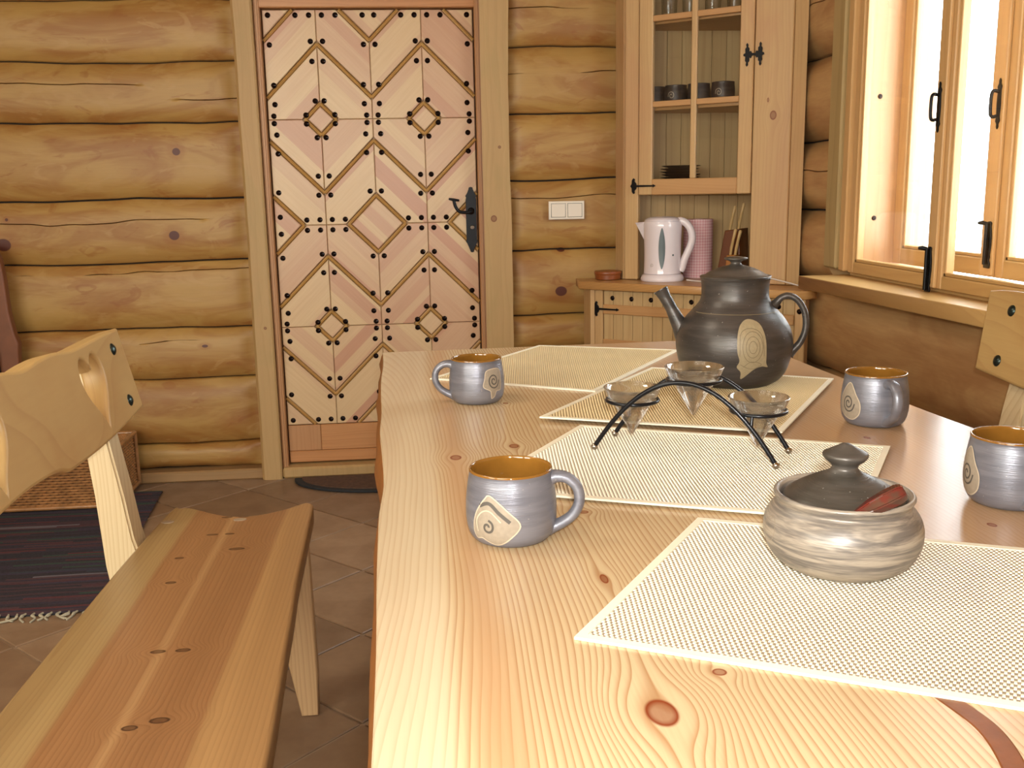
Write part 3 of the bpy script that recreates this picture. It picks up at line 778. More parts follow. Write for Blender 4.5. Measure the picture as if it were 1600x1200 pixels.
# board casing on the room side and the deep window board
hewnb = bmesh.new(); addbox(hewnb, (XR-.045, WY1+.03, .86), (XR+.03, WY1+.125, WZ1+.1), .006); o = obj('trim_1', hewnb, M['casing']); struct(o)
bm = bmesh.new(); addbox(bm, (XR-.034, WY1-.012, .855), (XR+.03, WY1+.029, WZ1+.1), .004); struct(obj('trim_2', bm, M['win']))
bm = bmesh.new(); addbox(bm, (XR-.045, WY0-.125, .86), (XR+.03, WY0-.03, WZ1+.1), .006); struct(obj('trim_3', bm, M['casing']))
bm = bmesh.new(); addbox(bm, (XR-.034, WY0-.029, .855), (XR+.03, WY0+.012, WZ1+.1), .004); struct(obj('trim_4', bm, M['win']))
bm = bmesh.new(); addbox(bm, (XR-.045, WY0-.125, WZ1), (XR+.03, WY1+.125, WZ1+.1), .006); struct(obj('trim_5', bm, M['casing']))
V = [(1.246, 3.13), (1.305, 2.20), (1.315, 1.90), (XR+.06, 1.90), (XR+.06, 3.13)]
me = plate(V, [], .042, .004, Matrix.Translation((0, 0, .822)), 2)
struct(fin('trim_6', me, M['winY']))

# ------------------------------------------------------------------ pine table
def keep(o, t): o.parent = t; o.location = -Vector(t.location); return o   # local coordinates stay those of the room
TZ = .75
tb = thing('dining_table', 'large pine dining table with wavy live edges, holding mugs and teapot', 'table', (.4, 1.3, 0))
left = [(-.046, .25), (-.043, .45), (-.044, .63), (-.047, .80), (-.052, .95), (-.055, 1.07), (-.057, 1.18), (-.055, 1.3), (-.062, 1.45), (-.070, 1.60), (-.072, 1.75), (-.078, 1.9), (-.083, 2.08), (-.084, 2.25), (-.090, 2.42)]
right = [(.836, 2.452), (.845, 2.14), (.852, 1.95), (.862, 1.8), (.866, 1.65), (.872, 1.55), (.881, 1.44), (.889, 1.3), (.892, 1.1), (.887, .9), (.88, .6), (.88, .25)]
L_ = [(p.x, p.y) for p in spline([(a, b, 0) for a, b in left], 3)]
R_ = [(p.x, p.y) for p in spline([(a, b, 0) for a, b in right], 3)]
loop = L_+R_
def off(p, i, d):
    s = -1 if p[0] < .4 else 1
    return (p[0]+s*d*(.75+.9*noise.noise(Vector((p[1]*4.5, s, 3)))), p[1]+(.001 if p[1] > 2.4 else 0))
n_ = len(loop)
V = [(x, y, TZ-.002) for x, y in loop]; V2 = [(x+(.0015 if x < .4 else -.0015), y, TZ) for x, y in loop]
keep(mk('tabletop', V+V2+[(x, y, TZ-.048) for x, y in loop], [tuple(range(n_, 2*n_))[::-1]]+[(i, (i+1) % n_, n_+(i+1) % n_, n_+i) for i in range(n_)]+[(2*n_+i, 2*n_+(i+1) % n_, (i+1) % n_, i) for i in range(n_)]+[tuple(range(2*n_, 3*n_))], M['table']), tb)
bm = bmesh.new(); bm.from_mesh(bpy.data.objects['tabletop'].data); bmesh.ops.recalc_face_normals(bm, faces=bm.faces); bm.to_mesh(bpy.data.objects['tabletop'].data); bm.free()
for s, run in ((-1, L_), (1, R_)):
    V = []; F = []
    for i, p in enumerate(run):
        gk = .35+.4*p[1]; a = off(p, i, .004*gk); b = off(p, i, .011*gk); c = off(p, i, .008*gk)
        V += [(p[0]-s*.0012, p[1], TZ-.001), (a[0], a[1], TZ-.010), (b[0], b[1], TZ-.030), (c[0], c[1], TZ-.048), (p[0]-s*.02, p[1], TZ-.0485)]
        if i:
            for k in range(4):
                q = 5*i+k; F.append((q-5, q, q+1, q-4) if s < 0 else (q-5, q-4, q+1, q))
    keep(mk('live_edge', V, F, M['tedge'], smooth=True), tb)
for y in (.62, 2.0):
    bm = bmesh.new(); addbox(bm, (.12, y-.025, .06), (.68, y+.025, .64), .01); keep(obj('leg_panel', bm, M['leg']), tb)
    bm = bmesh.new(); addbox(bm, (.05, y-.04, 0), (.75, y+.04, .06), .01); keep(obj('foot', bm, M['leg']), tb)
    bm = bmesh.new(); addbox(bm, (.08, y-.04, .64), (.72, y+.04, .702), .01); keep(obj('cross_bearer', bm, M['leg']), tb)
bm = bmesh.new(); addbox(bm, (.37, .62, .30), (.43, 2.0, .42), .008); keep(obj('stretcher', bm, M['leg']), tb)
def ribbon(path, w, z, zoff=0, th=.0006):
    V = []; F = []
    for i, p in enumerate(path):
        a = path[max(i-1, 0)]; b = path[min(i+1, len(path)-1)]
        t = (Vector(b)-Vector(a)).normalized(); n = Vector((-t.y, t.x, 0))
        ww = w if not isinstance(w, (list, tuple)) else w[i]
        for s, zz in ((-1, 0), (-.8, th), (.8, th), (1, 0)): V.append(Vector(p)+n*ww*.5*s+Vector((0, 0, z+zz)))
        if i:
            for k in range(3): q = 4*i+k; F.append((q-4, q-3, q+1, q))
    return V, F
pth = spline([(.385, .70, 0), (.396, .648, 0), (.3995, .612, 0), (.3905, .570, 0), (.368, .51, 0), (.34, .47, 0)], 6)
V, F = ribbon(pth, .019, TZ-.0002)
o = keep(mk('bark_streak', V, F, M['bark']), tb); o['label'] = 'curved dark brown bark streak in the tabletop'
bm = bmesh.new(); bm.from_mesh(o.data); bmesh.ops.recalc_face_normals(bm, faces=bm.faces); bm.to_mesh(o.data); bm.free()

# ------------------------------------------------------------------ benches
TH = math.atan(.039/.169)
def heart(cx, cz, w, h):
    P = []
    for i in range(40):
        t = 2*PI*i/40
        x = 16*math.sin(t)**3; y = 13*math.cos(t)-5*math.cos(2*t)-2*math.cos(3*t)-math.cos(4*t)
        P.append((cx+x/32*w, cz+(y+2.5)/29*h))
    for _ in range(2): P = [((P[i-1][0]+2*P[i][0]+P[(i+1) % 40][0])/4, (P[i-1][1]+2*P[i][1]+P[(i+1) % 40][1])/4) for i in range(40)]
    return P
def bench(label, sx, dx, dy, dv, seatmat, top, bot):
    t = thing('bench', label, 'bench', (dx+sx*-.42, 1.2+dy, 0))
    Mx = Matrix.Translation((dx, dy, 0)) @ Matrix.Diagonal((sx, 1, 1, 1))
    def put(nm, me, mat, parent=t, sm=None):
        me.transform(Mx)
        bm = bmesh.new(); bm.from_mesh(me); bmesh.ops.recalc_face_normals(bm, faces=bm.faces)
        if sm:
            for f in bm.faces: f.smooth = True
            for e in bm.edges:
                if len(e.link_faces) == 2 and e.calc_face_angle(0) > R(sm): e.smooth = False
        bm.to_mesh(me); bm.free()
        o = fin(nm, me, mat)
        if parent is t: return keep(o, t)
        o.parent = parent; return o
    # seat board
    out = spline([(-.566, 2.170, 0), (-.545, 2.184, 0), (-.52, 2.180, 0), (-.44, 2.118, 0), (-.38, 2.106, 0), (-.32, 2.135, 0), (-.275, 2.178, 0), (-.258, 2.176, 0), (-.250, 2.15, 0),
                  (-.245, 2.0, 0), (-.240, 1.85, 0), (-.236, 1.72, 0), (-.228, 1.58, 0), (-.222, 1.45, 0), (-.214, 1.3, 0), (-.206, 1.12, 0), (-.203, .9, 0), (-.21, .7, 0), (-.215, .42, 0),
                  (-.24, .40, 0), (-.4, .44, 0), (-.57, .40, 0), (-.60, .42, 0), (-.598, .7, 0), (-.594, 1.0, 0), (-.592, 1.3, 0), (-.587, 1.6, 0), (-.58, 1.9, 0)], 5, True)
    s = put('seat', plate([(p.x, p.y) for p in out], [], .042, .006, Matrix.Translation((0, 0, .429)), 2), seatmat, sm=40)
    for (x, y) in ((-.553, 2.088), (-.399, 2.081), (-.553, .5), (-.399, .5)):
        o_ = [(x+.014*math.cos(a*PI/8), y+.0085*math.sin(a*PI/8)) for a in range(16)]
        put('tenon', plate(o_, [], .0016, .0002, Matrix.Translation((0, 0, .4503))), M['tenon'])
    for y in (2.06, .52):
        o_ = [(-.253, 0), (-.250, .10), (-.255, .412), (-.56, .412), (-.565, .1), (-.562, 0), (-.525, 0), (-.508, .098), (-.47, .29), (-.44, .32), (-.37, .32), (-.34, .29), (-.307, .098), (-.290, 0)]
        put('leg_panel', plate(o_, [], .04, .003, basis((0, y, 0), (1, 0, 0), (0, 0, 1), (0, -1, 0))), M['leg2'])
    # back posts, slanted, each tapering upwards
    for y in (2.005, .56):
        V = []; F = []
        for (z, xa, xb, h) in ((0, -.60, -.50, .038), (.40, -.652, -.578, .036), (.46, -.655, -.592, .036), (.55, -.660, -.604, .035), (.66, -.670, -.622, .034), (.815, -.692, -.652, .03)):
            V += [(xa, y-h, z), (xb, y-h, z), (xb, y+h, z), (xa, y+h, z)]
        for i in range(5):
            for k in range(4): F.append((4*i+k, 4*i+(k+1) % 4, 4*i+4+(k+1) % 4, 4*i+4+k))
        F += [(3, 2, 1, 0), (20, 21, 22, 23)]
        me = bpy.data.meshes.new('t'); me.from_pydata(V, [], F)
        bm = bmesh.new(); bm.from_mesh(me); bmesh.ops.recalc_face_normals(bm, faces=bm.faces)
        bmesh.ops.bevel(bm, geom=[e for e in bm.edges if abs((e.verts[0].co-e.verts[1].co).normalized().z) > .8], offset=.005, segments=2, affect='EDGES'); bm.to_mesh(me); bm.free()
        put('back_post', me, M['leg'])
    # backrest with heart cut-outs
    y_, n_, x_ = Vector((-math.sin(TH), 0, math.cos(TH))), Vector((math.cos(TH), 0, math.sin(TH))), Vector((0, 1, 0))
    O = Vector((-.583, 0, .704))-n_*.0225+y_*dv
    loop = [(p.x, p.y) for p in spline([(a, b, 0) for a, b in bot], 4)]+[(p.x, p.y) for p in spline([(a, b, 0) for a, b in top], 4)]
    put('backrest', plate(loop, [heart(c, cz_, .126, h_) for c, cz_, h_ in ((1.878, .082, .140), (1.405, .091, .130), (.93, .09, .130))], .045, .006, basis(O, x_, y_, n_), 2), M['back'], sm=40)
    for (a, b) in ((2.029, .138), (2.028, .030), (.535, .138), (.535, .03)):
        bm = bmesh.new(); addlathe(bm, [(0, .007), (.006, .0055), (.0115, .002), (.0125, 0), (.0125, -.004)], 20)
        me = bpy.data.meshes.new('t'); bmesh.ops.recalc_face_normals(bm, faces=bm.faces); bm.to_mesh(me); bm.free()
        me.transform(basis(O+n_*.0225+x_*a+y_*b, x_, y_, n_)); put('bolt', me, M['ironb'], sm=60)
    return t
M['ironb'] = plain('domed_steel_bolt', '3c4642', .3, .8, .1, 60)
topL = [(2.099, .173), (2.02, .174), (1.94, .173), (1.815, .172), (1.74, .180), (1.666, .180), (1.59, .176), (1.517, .186), (1.40, .190), (1.25, .175), (1.05, .185), (.85, .17), (.65, .18), (.47, .17)]
botL = [(.47, 0), (.65, -.01), (.85, .008), (1.05, -.005), (1.25, -.004), (1.362, .005), (1.457, .009), (1.533, .007), (1.60, .001), (1.640, -.010), (1.70, -.012), (1.782, -.013), (1.86, -.012), (1.947, -.009), (2.03, -.004), (2.10, 0)]
bench('long pine bench left of the table, with heart cut-outs in its wavy backrest', 1, 0, 0, 0, M['seat'], topL, botL)
topR = [(2.128, .172), (2.08, .178), (2.00, .180), (1.93, .172), (1.86, .165)]+topL[4:]
bench('pine bench under the window, its bolted backrest end at the right photo edge', -1, .617, -.085, .032, M['seatR'], topR, botL)

# ------------------------------------------------------------------ placemats
def placemat(label, q, z, mg, mn, group='woven placemats overlapping down the table'):
    q = [Vector((a, b, 0)) for a, b in q]   # near-left, far-left, far-right, near-right
    c = sum(q, Vector())/4; t = thing('placemat', label, 'placemat', (c.x, c.y, TZ+z), group=group)
    P = lambda u, v: (q[0]*(1-u)+q[3]*u)*(1-v)+(q[1]*(1-u)+q[2]*u)*v-c
    lu = ((q[3]-q[0]).length+(q[2]-q[1]).length)/2; lv = ((q[1]-q[0]).length+(q[2]-q[3]).length)/2
    bu, bv = .009/lu, .009/lv
    def slab(z0, z1, u0, u1, v0, v1, bend=0):
        V = [P(u, v)+Vector((0, 0, zz)) for zz in (z0, z1) for u, v in ((u0, v0), (u1, v0), (u1, v1), (u0, v1))]
        F = [(3, 2, 1, 0), (4, 5, 6, 7)]+[(i, (i+1) % 4, 4+(i+1) % 4, 4+i) for i in range(4)]
        return V, F
    V, F = slab(.0004, .0016, .002, .998, .002, .998); mk('ground', V, F, mg, t)
    for a in ((0, 1, 0, bv), (0, 1, 1-bv, 1), (0, bu, bv, 1-bv), (1-bu, 1, bv, 1-bv)):
        V, F = slab(.0003, .0030, *a); mk('binding', V, F, M['matedge'], t)
    nu, nv = int((1-2*bu)*lu/.0025), int((1-2*bv)*lv/.0050)
    V = []; F = []; du_, dv_ = (1-2*bu)/nu, (1-2*bv)/nv
    for i in range(nu):
        for j in range(nv):
            if (i+j) % 2: continue
            u0 = bu+i*du_; v0 = bv+j*dv_; b = len(V)
            for (a, e, zz) in ((.0, .08, .0015), (1., .08, .0015), (1., .92, .0015), (.0, .92, .0015), (.15, .2, .0027), (.85, .2, .0027), (.85, .8, .0027), (.15, .8, .0027)):
                V.append(P(u0+a*du_, v0+e*dv_)+Vector((0, 0, zz)))
            F += [(b+4, b+5, b+6, b+7), (b, b+1, b+5, b+4), (b+1, b+2, b+6, b+5), (b+2, b+3, b+7, b+6), (b+3, b, b+4, b+7)]
    stuff(mk('weave', V, F, mn, t))
    return t
placemat('pale straw placemat nearest the viewer, under the sugar bowl', [(.126, .798), (.322, 1.092), (.774, .877), (.569, .566)], 0, M['matbase'], M['matnub'])
placemat('straw placemat second from the front, under the candle holder feet', [(.061, 1.240), (.26, 1.565), (.689, 1.353), (.500, 1.045)], .0031, M['matbase'], M['matnub'])
placemat('tan straw placemat on which the dark teapot stands', [(.199, 1.622), (.495, 2.044), (.817, 1.851), (.561, 1.452)], .0062, M['matbase2'], M['matnub2'])
placemat('tan straw placemat farthest away, behind the far mug', [(.02, 2.042), (.300, 2.435), (.621, 2.294), (.336, 1.847)], 0, M['matbase2'], M['matnub2'])

# ------------------------------------------------------------------ pottery
def rad_at(prof, z):
    for (r0, z0), (r1, z1) in zip(prof, prof[1:]):
        if z0 <= z <= z1 and z1 > z0: return r0+(r1-r0)*(z-z0)/(z1-z0)
    return prof[-1][0]
def smoothprof(pts, n=5): return [(max(p.x, 0), p.y) for p in spline([(a, b, 0) for a, b in pts], n)]
def wrap(prof, az, p, lift):
    """(arc, height) on the turned wall of a pot"""
    z = p[1]; r = rad_at(prof, z); a = az+p[0]/max(r, .02)
    return Vector(((r+lift)*math.cos(a), (r+lift)*math.sin(a), z))
def patch(name, prof, az, outl, mat, parent, lift=.0005, rings=8):
    pts = [(p.x, p.y) for p in spline([(a, b, 0) for a, b in outl], 4, True)]
    cx = sum(p[0] for p in pts)/len(pts); cz = sum(p[1] for p in pts)/len(pts)
    V = [wrap(prof, az, (cx, cz), lift)]; F = []; n = len(pts)
    for k in range(1, rings+1):
        for p in pts: V.append(wrap(prof, az, (cx+(p[0]-cx)*k/rings, cz+(p[1]-cz)*k/rings), lift))
        for i in range(n):
            j = (i+1) % n
            if k == 1: F.append((0, 1+i, 1+j))
            else: a = 1+(k-2)*n; b = 1+(k-1)*n; F.append((a+i, b+i, b+j, a+j))
    return mk(name, V, F, mat, parent, True)
def stroke(name, prof, az, pts, w, mat, parent, lift=.0009, closed=False, n=6):
    S = spline([(a, b, 0) for a, b in pts], n, closed)
    if closed: S.append(S[0])
    V = []; F = []
    for i, p in enumerate(S):
        a, b = S[max(i-1, 0)], S[min(i+1, len(S)-1)]
        if closed and i in (0, len(S)-1): a, b = S[-2], S[1]
        t = (b-a).normalized(); nn = Vector((-t.y, t.x, 0))*w/2
        V += [wrap(prof, az, p-nn, lift), wrap(prof, az, p+nn, lift)]
        if i: F.append((2*i-2, 2*i, 2*i+1, 2*i-1))
    return mk(name, V, F, mat, parent, True)
def spiral(cx, cz, r0, r1, turns, sq=1.15, a0=0, n=9):
    return [(cx+(r0+(r1-r0)*k/(turns*n))*math.cos(a0+2*PI*k/n), cz+sq*(r0+(r1-r0)*k/(turns*n))*math.sin(a0+2*PI*k/n)) for k in range(int(turns*n)+1)]

mug_prof = smoothprof([(.036, 0), (.0425, .0025), (.0485, .011), (.0512, .024), (.0516, .038), (.0505, .054), (.0485, .068), (.0470, .077), (.0472, .081)], 5)
EMB = {
 'diamond': ([(-.002, .062), (.018, .046), (.031, .030), (.018, .014), (.004, .006), (-.008, .010), (-.014, .013), (-.022, .012), (-.026, .022), (-.022, .040), (-.010, .058)]),
 'drop': ([(-.012, .064), (.004, .068), (.019, .064), (.021, .045), (.019, .028), (.008, .026), (.004, .016), (-.002, .013), (-.004, .022), (-.006, .028), (-.019, .036), (-.016, .05)]),
 'leaf': ([(0, .070), (.014, .052), (.022, .038), (.020, .022), (.006, .012), (-.012, .018), (-.020, .034), (-.014, .054)]),
}
def mug(label, x, y, handle, emb, kind, sc_=1.0):
    t = thing('mug', label, 'mug', (x, y, TZ), group='grey clay mugs with amber glaze on the table')
    t.scale = (sc_,)*3
    body = mug_prof+[(.0458, .0815), (.0448, .078), (.0455, .066), (.0475, .05), (.0480, .03), (.045, .012), (.036, .006), (0, .005)]
    body = [(0, .0015), (.030, .0012), (.034, 0)]+body
    lathe('body', body, M['clay'], t, 64)
    lin = [(.0473, .0808), (.0470, .0826), (.0460, .0832), (.0450, .0826), (.0442, .079), (.0448, .066), (.0468, .05), (.0472, .03), (.044, .0135), (.034, .0085), (0, .0075)]
    lathe('glaze_lining', smoothprof(lin, 3), M['glaze'], t, 64)
    c, s = math.cos(handle), math.sin(handle)
    H = spline([(r*c, r*s, z) for r, z in ((.044, .070), (.052, .0725), (.064, .0705), (.075, .060), (.0775, .044), (.071, .029), (.060, .0195), (.049, .014), (.043, .012))], 5)
    nn = len(H); rr = [.0062+.0035*abs(2*i/(nn-1)-1)**4 for i in range(nn)]
    tube('handle', H, rr, M['clay'], t, 14, flat=1.3)
    o_ = EMB[kind]
    patch('emblem', mug_prof, emb, o_, M['slip'], t)
    e = stroke('emblem_outline', mug_prof, emb, o_, .0014, M['slipl'], t, closed=True)
    cx = {'diamond': 0, 'drop': .002, 'leaf': 0}[kind]; cz = {'diamond': .032, 'drop': .046, 'leaf': .038}[kind]
    if kind == 'diamond':
        stroke('emblem_swirl', mug_prof, emb, [(-.016, .050), (-.004, .054), (.008, .044), (.020, .034)], .004, M['slipd'], t)
        stroke('emblem_swirl', mug_prof, emb, [(-.019, .020), (-.020, .034), (-.012, .044), (-.002, .045), (.010, .034)], .0015, M['slipl'], t, lift=.0012)
        stroke('emblem_swirl', mug_prof, emb, spiral(-.006, .027, .0015, .008, 1.3, 1.1), .0026, M['slipd'], t)
    else:
        stroke('emblem_swirl', mug_prof, emb, spiral(cx, cz, .0015, .013, 2.1, 1.2), .0022, M['slipd'], t)
    return t
mug('nearest grey clay mug, square swirl emblem, handle to the right', .0974, 1.0683, R(-12), R(-119), 'diamond')
mug('grey clay mug at the far left of the table with its handle to the left', .105, 1.811, R(178), R(-59), 'drop')
mug('bluish grey clay mug right of the teapot, handle turned to the front', .7418, 1.519, R(-90), R(-164), 'leaf', 1.03)
mug('bluish grey clay mug cut off by the right photo edge', .716, 1.10, R(-95), R(-186), 'leaf', 1.02)

# teapot
tp = thing('teapot', 'large dark clay teapot with lid and tan swirl on its belly', 'teapot', (.61, 1.848, TZ+.0088), R(-18))
pot = smoothprof([(.066, 0), (.075, .004), (.090, .014), (.1015, .031), (.1095, .060), (.1115, .083), (.1065, .107), (.095, .128), (.0815, .1435), (.0715, .155), (.0665, .163), (.064, .172), (.0637, .186), (.0650, .200), (.0665, .2055)], 5)
lathe('body', [(0, .002), (.060, .002)]+pot+[(.0655, .2075), (.0630, .2065), (.062, .19), (.062, .17), (.075, .14), (.10, .1), (.09, .02), (0, .01)], M['claypot'], tp, 72)
ringp = [(.0655, .2065), (.0672, .2072), (.0678, .2085), (.0668, .2098), (.064, .2100), (.058, .2120), (.048, .2180), (.036, .2235), (.024, .2275), (.0130, .2300), (.0100, .2325), (.0098, .2355), (.0130, .2380), (.0205, .2400), (.0222, .2420), (.0215, .2440), (.012, .2458), (0, .2462)]
lathe('lid', [(0, .205), (.060, .205)]+ringp, M['claylid'], tp, 64, angle=60)
S = spline([(-.045, 0, .060), (-.070, 0, .072), (-.090, 0, .088), (-.104, 0, .112), (-.121, 0, .145), (-.134, 0, .168), (-.142, 0, .182)], 6)
rs = [.034, .030, .0225, .0160, .0115, .0118, .0150]
rr = []
for i in range(len(S)):
    k = i/(len(S)-1)*6; a = min(int(k), 5); rr.append(rs[a]+(rs[a+1]-rs[a])*(k-a))
bm = bmesh.new(); addtube(bm, S, rr, 24, caps=False)
S2_ = [S[-1]-(S[-1]-S[-2]).normalized()*d for d in (0, .0, .012, .03)]
addtube(bm, [S[-1], S[-1]-(S[-1]-S[-8]).normalized()*.03], [.0130, .0085], 24, caps=False)
obj('spout', bm, M['claypot'], tp, angle=60)
Hh = spline([(.070, 0, .150), (.078, 0, .158), (.086, 0, .167), (.100, 0, .1715), (.117, 0, .163), (.1305, 0, .140), (.1335, 0, .110), (.1255, 0, .084), (.112, 0, .067), (.104, 0, .060)], 5)
nn = len(Hh)
tube('handle', Hh, [.0062+.006*abs(2*i/(nn-1)-1)**5 for i in range(nn)], M['claypot'], tp, 14, flat=1.25)
eo = [(-.026, .106), (-.018, .127), (-.002, .137), (.018, .129), (.027, .106), (.029, .072), (.030, .056), (.034, .048), (.022, .050), (.008, .046), (-.004, .036), (-.016, .026), (-.018, .040), (-.026, .050), (-.022, .062), (-.027, .080)]
AZ = R(-91+18)
patch('emblem', pot, AZ, eo, M['slippot'], tp)
for r_ in (.019, .013, .0075):
    stroke('emblem_ring', pot, AZ, [(.002+r_*math.cos(a*PI/7), .087+1.5*r_*math.sin(a*PI/7)) for a in range(14)], .0011, M['slippotd'], tp, closed=True, n=3)
stroke('emblem_ring', pot, AZ, [(-.022, .07), (-.02, .11), (-.002, .121), (.019, .11), (.024, .07)], .0011, M['slippotd'], tp)
stroke('emblem_ring', pot, AZ, [(-.02, .055), (0, .046), (.02, .054), (.0, .060), (-.014, .05)], .0010, M['slippotd'], tp)
stroke('shoulder_line', pot, 0, [(-.05+.12*0, .1435)]+[(a*.0815*PI/12-.0, .1437) for a in range(-10, 14)], .0010, M['slippotd'], tp, lift=.0003, n=3)

# sugar bowl with lid and spoon
sb = thing('sugar_bowl', 'squat grey clay sugar bowl with knobbed dark lid, on the nearest placemat', 'sugar bowl', (.4239, .9246, TZ+.0028))
bp = smoothprof([(.045, 0), (.0565, .004), (.0690, .0135), (.0765, .028), (.0785, .042), (.0765, .053), (.0715, .062), (.0668, .0672), (.0655, .0700), (.0672, .0735), (.0690, .0765), (.0690, .0785), (.0672, .0802), (.0645, .0796)], 4)
lathe('body', [(0, .001), (.040, .001), (.043, 0)]+bp+[(.0625, .076), (.0610, .071), (.062, .065), (.072, .05), (.072, .03), (.055, .01), (0, .006)], M['claybowl'], sb, 80)
lid = smoothprof([(.0600, .0725), (.0598, .0745), (.0570, .0775), (.0500, .0825), (.0400, .0885), (.0285, .0945), (.0180, .0995), (.0132, .1035), (.0128, .1065), (.0150, .1095), (.0195, .1130), (.0222, .1168), (.0220, .1195), (.0190, .1212), (.0110, .1255), (.0040, .1295), (0, .1302)], 3)
lathe('lid', [(0, .070), (.058, .070)]+lid, M['claylid'], sb, 72, angle=60)
fd, rd = Vector((math.cos(R(-114.5)), math.sin(R(-114.5)), 0)), Vector((math.cos(R(-24.5)), math.sin(R(-24.5)), 0))
stroke('incised_ring', bp, R(-114.5-62), [(.011*math.cos(a*PI/6), .046+.012*math.sin(a*PI/6)) for a in range(12)], .0008, M['slip'], sb, closed=True)
sp = thing('spoon', 'lacquered reddish brown wooden spoon handle sticking out of the sugar bowl', 'spoon', tuple(Vector((.4239, .9246, TZ+.0028))+fd*.055+rd*.016+Vector((0, 0, .0755))))
d = (fd*-.004+rd*.038+Vector((0, 0, .024)))
pp = [d*-.35, d*0, d*.25, d*.6, d*.9, d*1.02]
bm = bmesh.new(); addtube(bm, pp, [.0042, .0060, .0085, .0100, .0098, .0070], 6, flat=1.25)
bmesh.ops.bevel(bm, geom=bm.edges[:], offset=.0012, segments=2, affect='EDGES')
obj('handle', bm, M['spoon'], sp, angle=30)
bm = bmesh.new(); addtube(bm, [d*-.35, d*-.35+Vector((-.006, .008, -.02)), d*-.35+Vector((-.01, .018, -.035))], [.004, .006, .010], 10)
obj('spoon_bowl', bm, M['spoon'], sp)

# ------------------------------------------------------------------ candle holder
ch = thing('candle_holder', 'black wire candle holder of two arches with three rings, straddling the placemats', 'candle holder', (.3904, 1.3699, TZ+.0061), math.atan2(-.5317, .8468))
for s in (-1, 1):
    pts = [(a*.1335/24, s*.0430, .0052+.106*(1-(a/24)**2)) for a in range(-24, 25)]
    tube('arch', pts, .0034, M['wire'], ch, 12)
    for e in (-1, 1):
        bm = bmesh.new(); bmesh.ops.create_uvsphere(bm, u_segments=16, v_segments=12, radius=.0052)
        bmesh.ops.translate(bm, vec=(e*.1335, s*.0430, .0052), verts=bm.verts); obj('foot_ball', bm, M['steel'], ch, angle=80)
CU = [(-.090, .0710, 'left'), (.004, .1080, 'top'), (.098, .0705, 'right')]
for (sx_, z_, nm) in CU:
    tube('ring', [(sx_+.0385*math.cos(a*PI/20), .0385*math.sin(a*PI/20), z_) for a in range(40)], .0026, M['wire'], ch, 10, closed=True)
    if nm != 'top':
        for s in (-1, 1): tube('ring_weld', [(sx_, s*.0380, z_), (sx_, s*.043, .0052+.106*(1-(sx_/.1335)**2))], .0024, M['wire'], ch, 8)
rot = Matrix.Rotation(ch.rotation_euler.z, 4, 'Z')
for (sx_, z_, nm), lb in zip(CU, ('clear glass cone candle cup in the left ring of the wire holder', 'clear glass cone candle cup raised in the middle ring', 'clear glass cone candle cup in the right ring of the wire holder')):
    l = Vector(ch.location)+rot @ Vector((sx_, 0, z_))
    g = thing('candle_cup', lb, 'candle cup', tuple(l), group='glass cone cups in the wire holder')
    pr_ = [(0, -.0525), (.0022, -.0515), (.0180, -.0235), (.0270, -.0080), (.0335, -.0010), (.0362, .0030), (.0390, .0100), (.0425, .0185), (.0430, .0196), (.0422, .0204), (.0400, .0200), (.0355, .0110), (.0320, .0040), (.0290, .0005), (.0240, -.0010), (0, -.0012)]
    lathe('glass', pr_, M['cupglass'], g, 48, angle=60)

# ------------------------------------------------------------------ corner cabinet
A38 = R(38)
hc = thing('corner_hutch', 'tall pine corner hutch with paned glass door, standing on the worktop', 'cabinet', (.8262, 3.83, .78), -A38)
def hb(n, lo, hi, m='cab', bev=.003, par=None, col=None):
    bm = bmesh.new(); addbox(bm, (lo[0], lo[1], lo[2]-0), (hi[0], hi[1], hi[2]), bev)
    o = obj(n, bm, M[m]); o.parent = par or hc; o.location = (0, 0, -.78) if (par is None) else (0, 0, 0)
    return o
hinv = (Matrix.Translation((.8262, 3.83, 0)) @ Matrix.Rotation(-A38, 4, 'Z')).inverted()
def hl(x, y): v = hinv @ Vector((x, y, 0)); return (v.x, v.y)
HT = 2.12
def hplank(n, p, q, z0, z1, th, m, parent=hc):
    """upright board between two plan points given in room coordinates"""
    a, b = Vector(hl(*p)), Vector(hl(*q)); d = (b-a).normalized(); nn = Vector((-d.y, d.x))*th
    P = [a, b, b+nn, a+nn]; V = [(v.x, v.y, z) for z in (z0, z1) for v in P]
    F = [(0, 1, 2, 3), (7, 6, 5, 4)]+[(i, 4+i, 4+(i+1) % 4, (i+1) % 4) for i in range(4)]
    o = mk(n, V, F, M[m], parent); o.location = (0, 0, -.78)
    bm = bmesh.new(); bm.from_mesh(o.data); bmesh.ops.recalc_face_normals(bm, faces=bm.faces); bm.to_mesh(o.data); bm.free()
    return o
hb('stile', (-.012, 0, .782), (.044, .022, HT)); hb('stile', (.492, 0, .782), (.628, .022, HT))
hb('head_rail', (.044, 0, HT-.08), (.492, .022, HT), 'cabX')
fl_ = (.8262-.012*math.cos(A38), 3.83+.012*math.sin(A38)); fr_ = (.8262+.628*math.cos(A38), 3.83-.628*math.sin(A38))
hplank('side_panel', (fl_[0]+.012, fl_[1]+.016), (fl_[0]+.002, 3.945), .782, HT, .016, 'cab')
hplank('side_panel', (1.372, fr_[1]+.012), (fr_[0]+.006, fr_[1]+.016), .782, HT, .016, 'cab')
CXr, CYr = 1.362, 3.942
nb = 9
for k in range(nb):
    a = fl_[0]+.01+(CXr-fl_[0]-.01)*k/nb; b = fl_[0]+.01+(CXr-fl_[0]-.01)*(k+1)/nb
    hplank('back_board', (a+.001, CYr), (b-.001, CYr), .782, HT, .012, 'cabin')
nb = 7
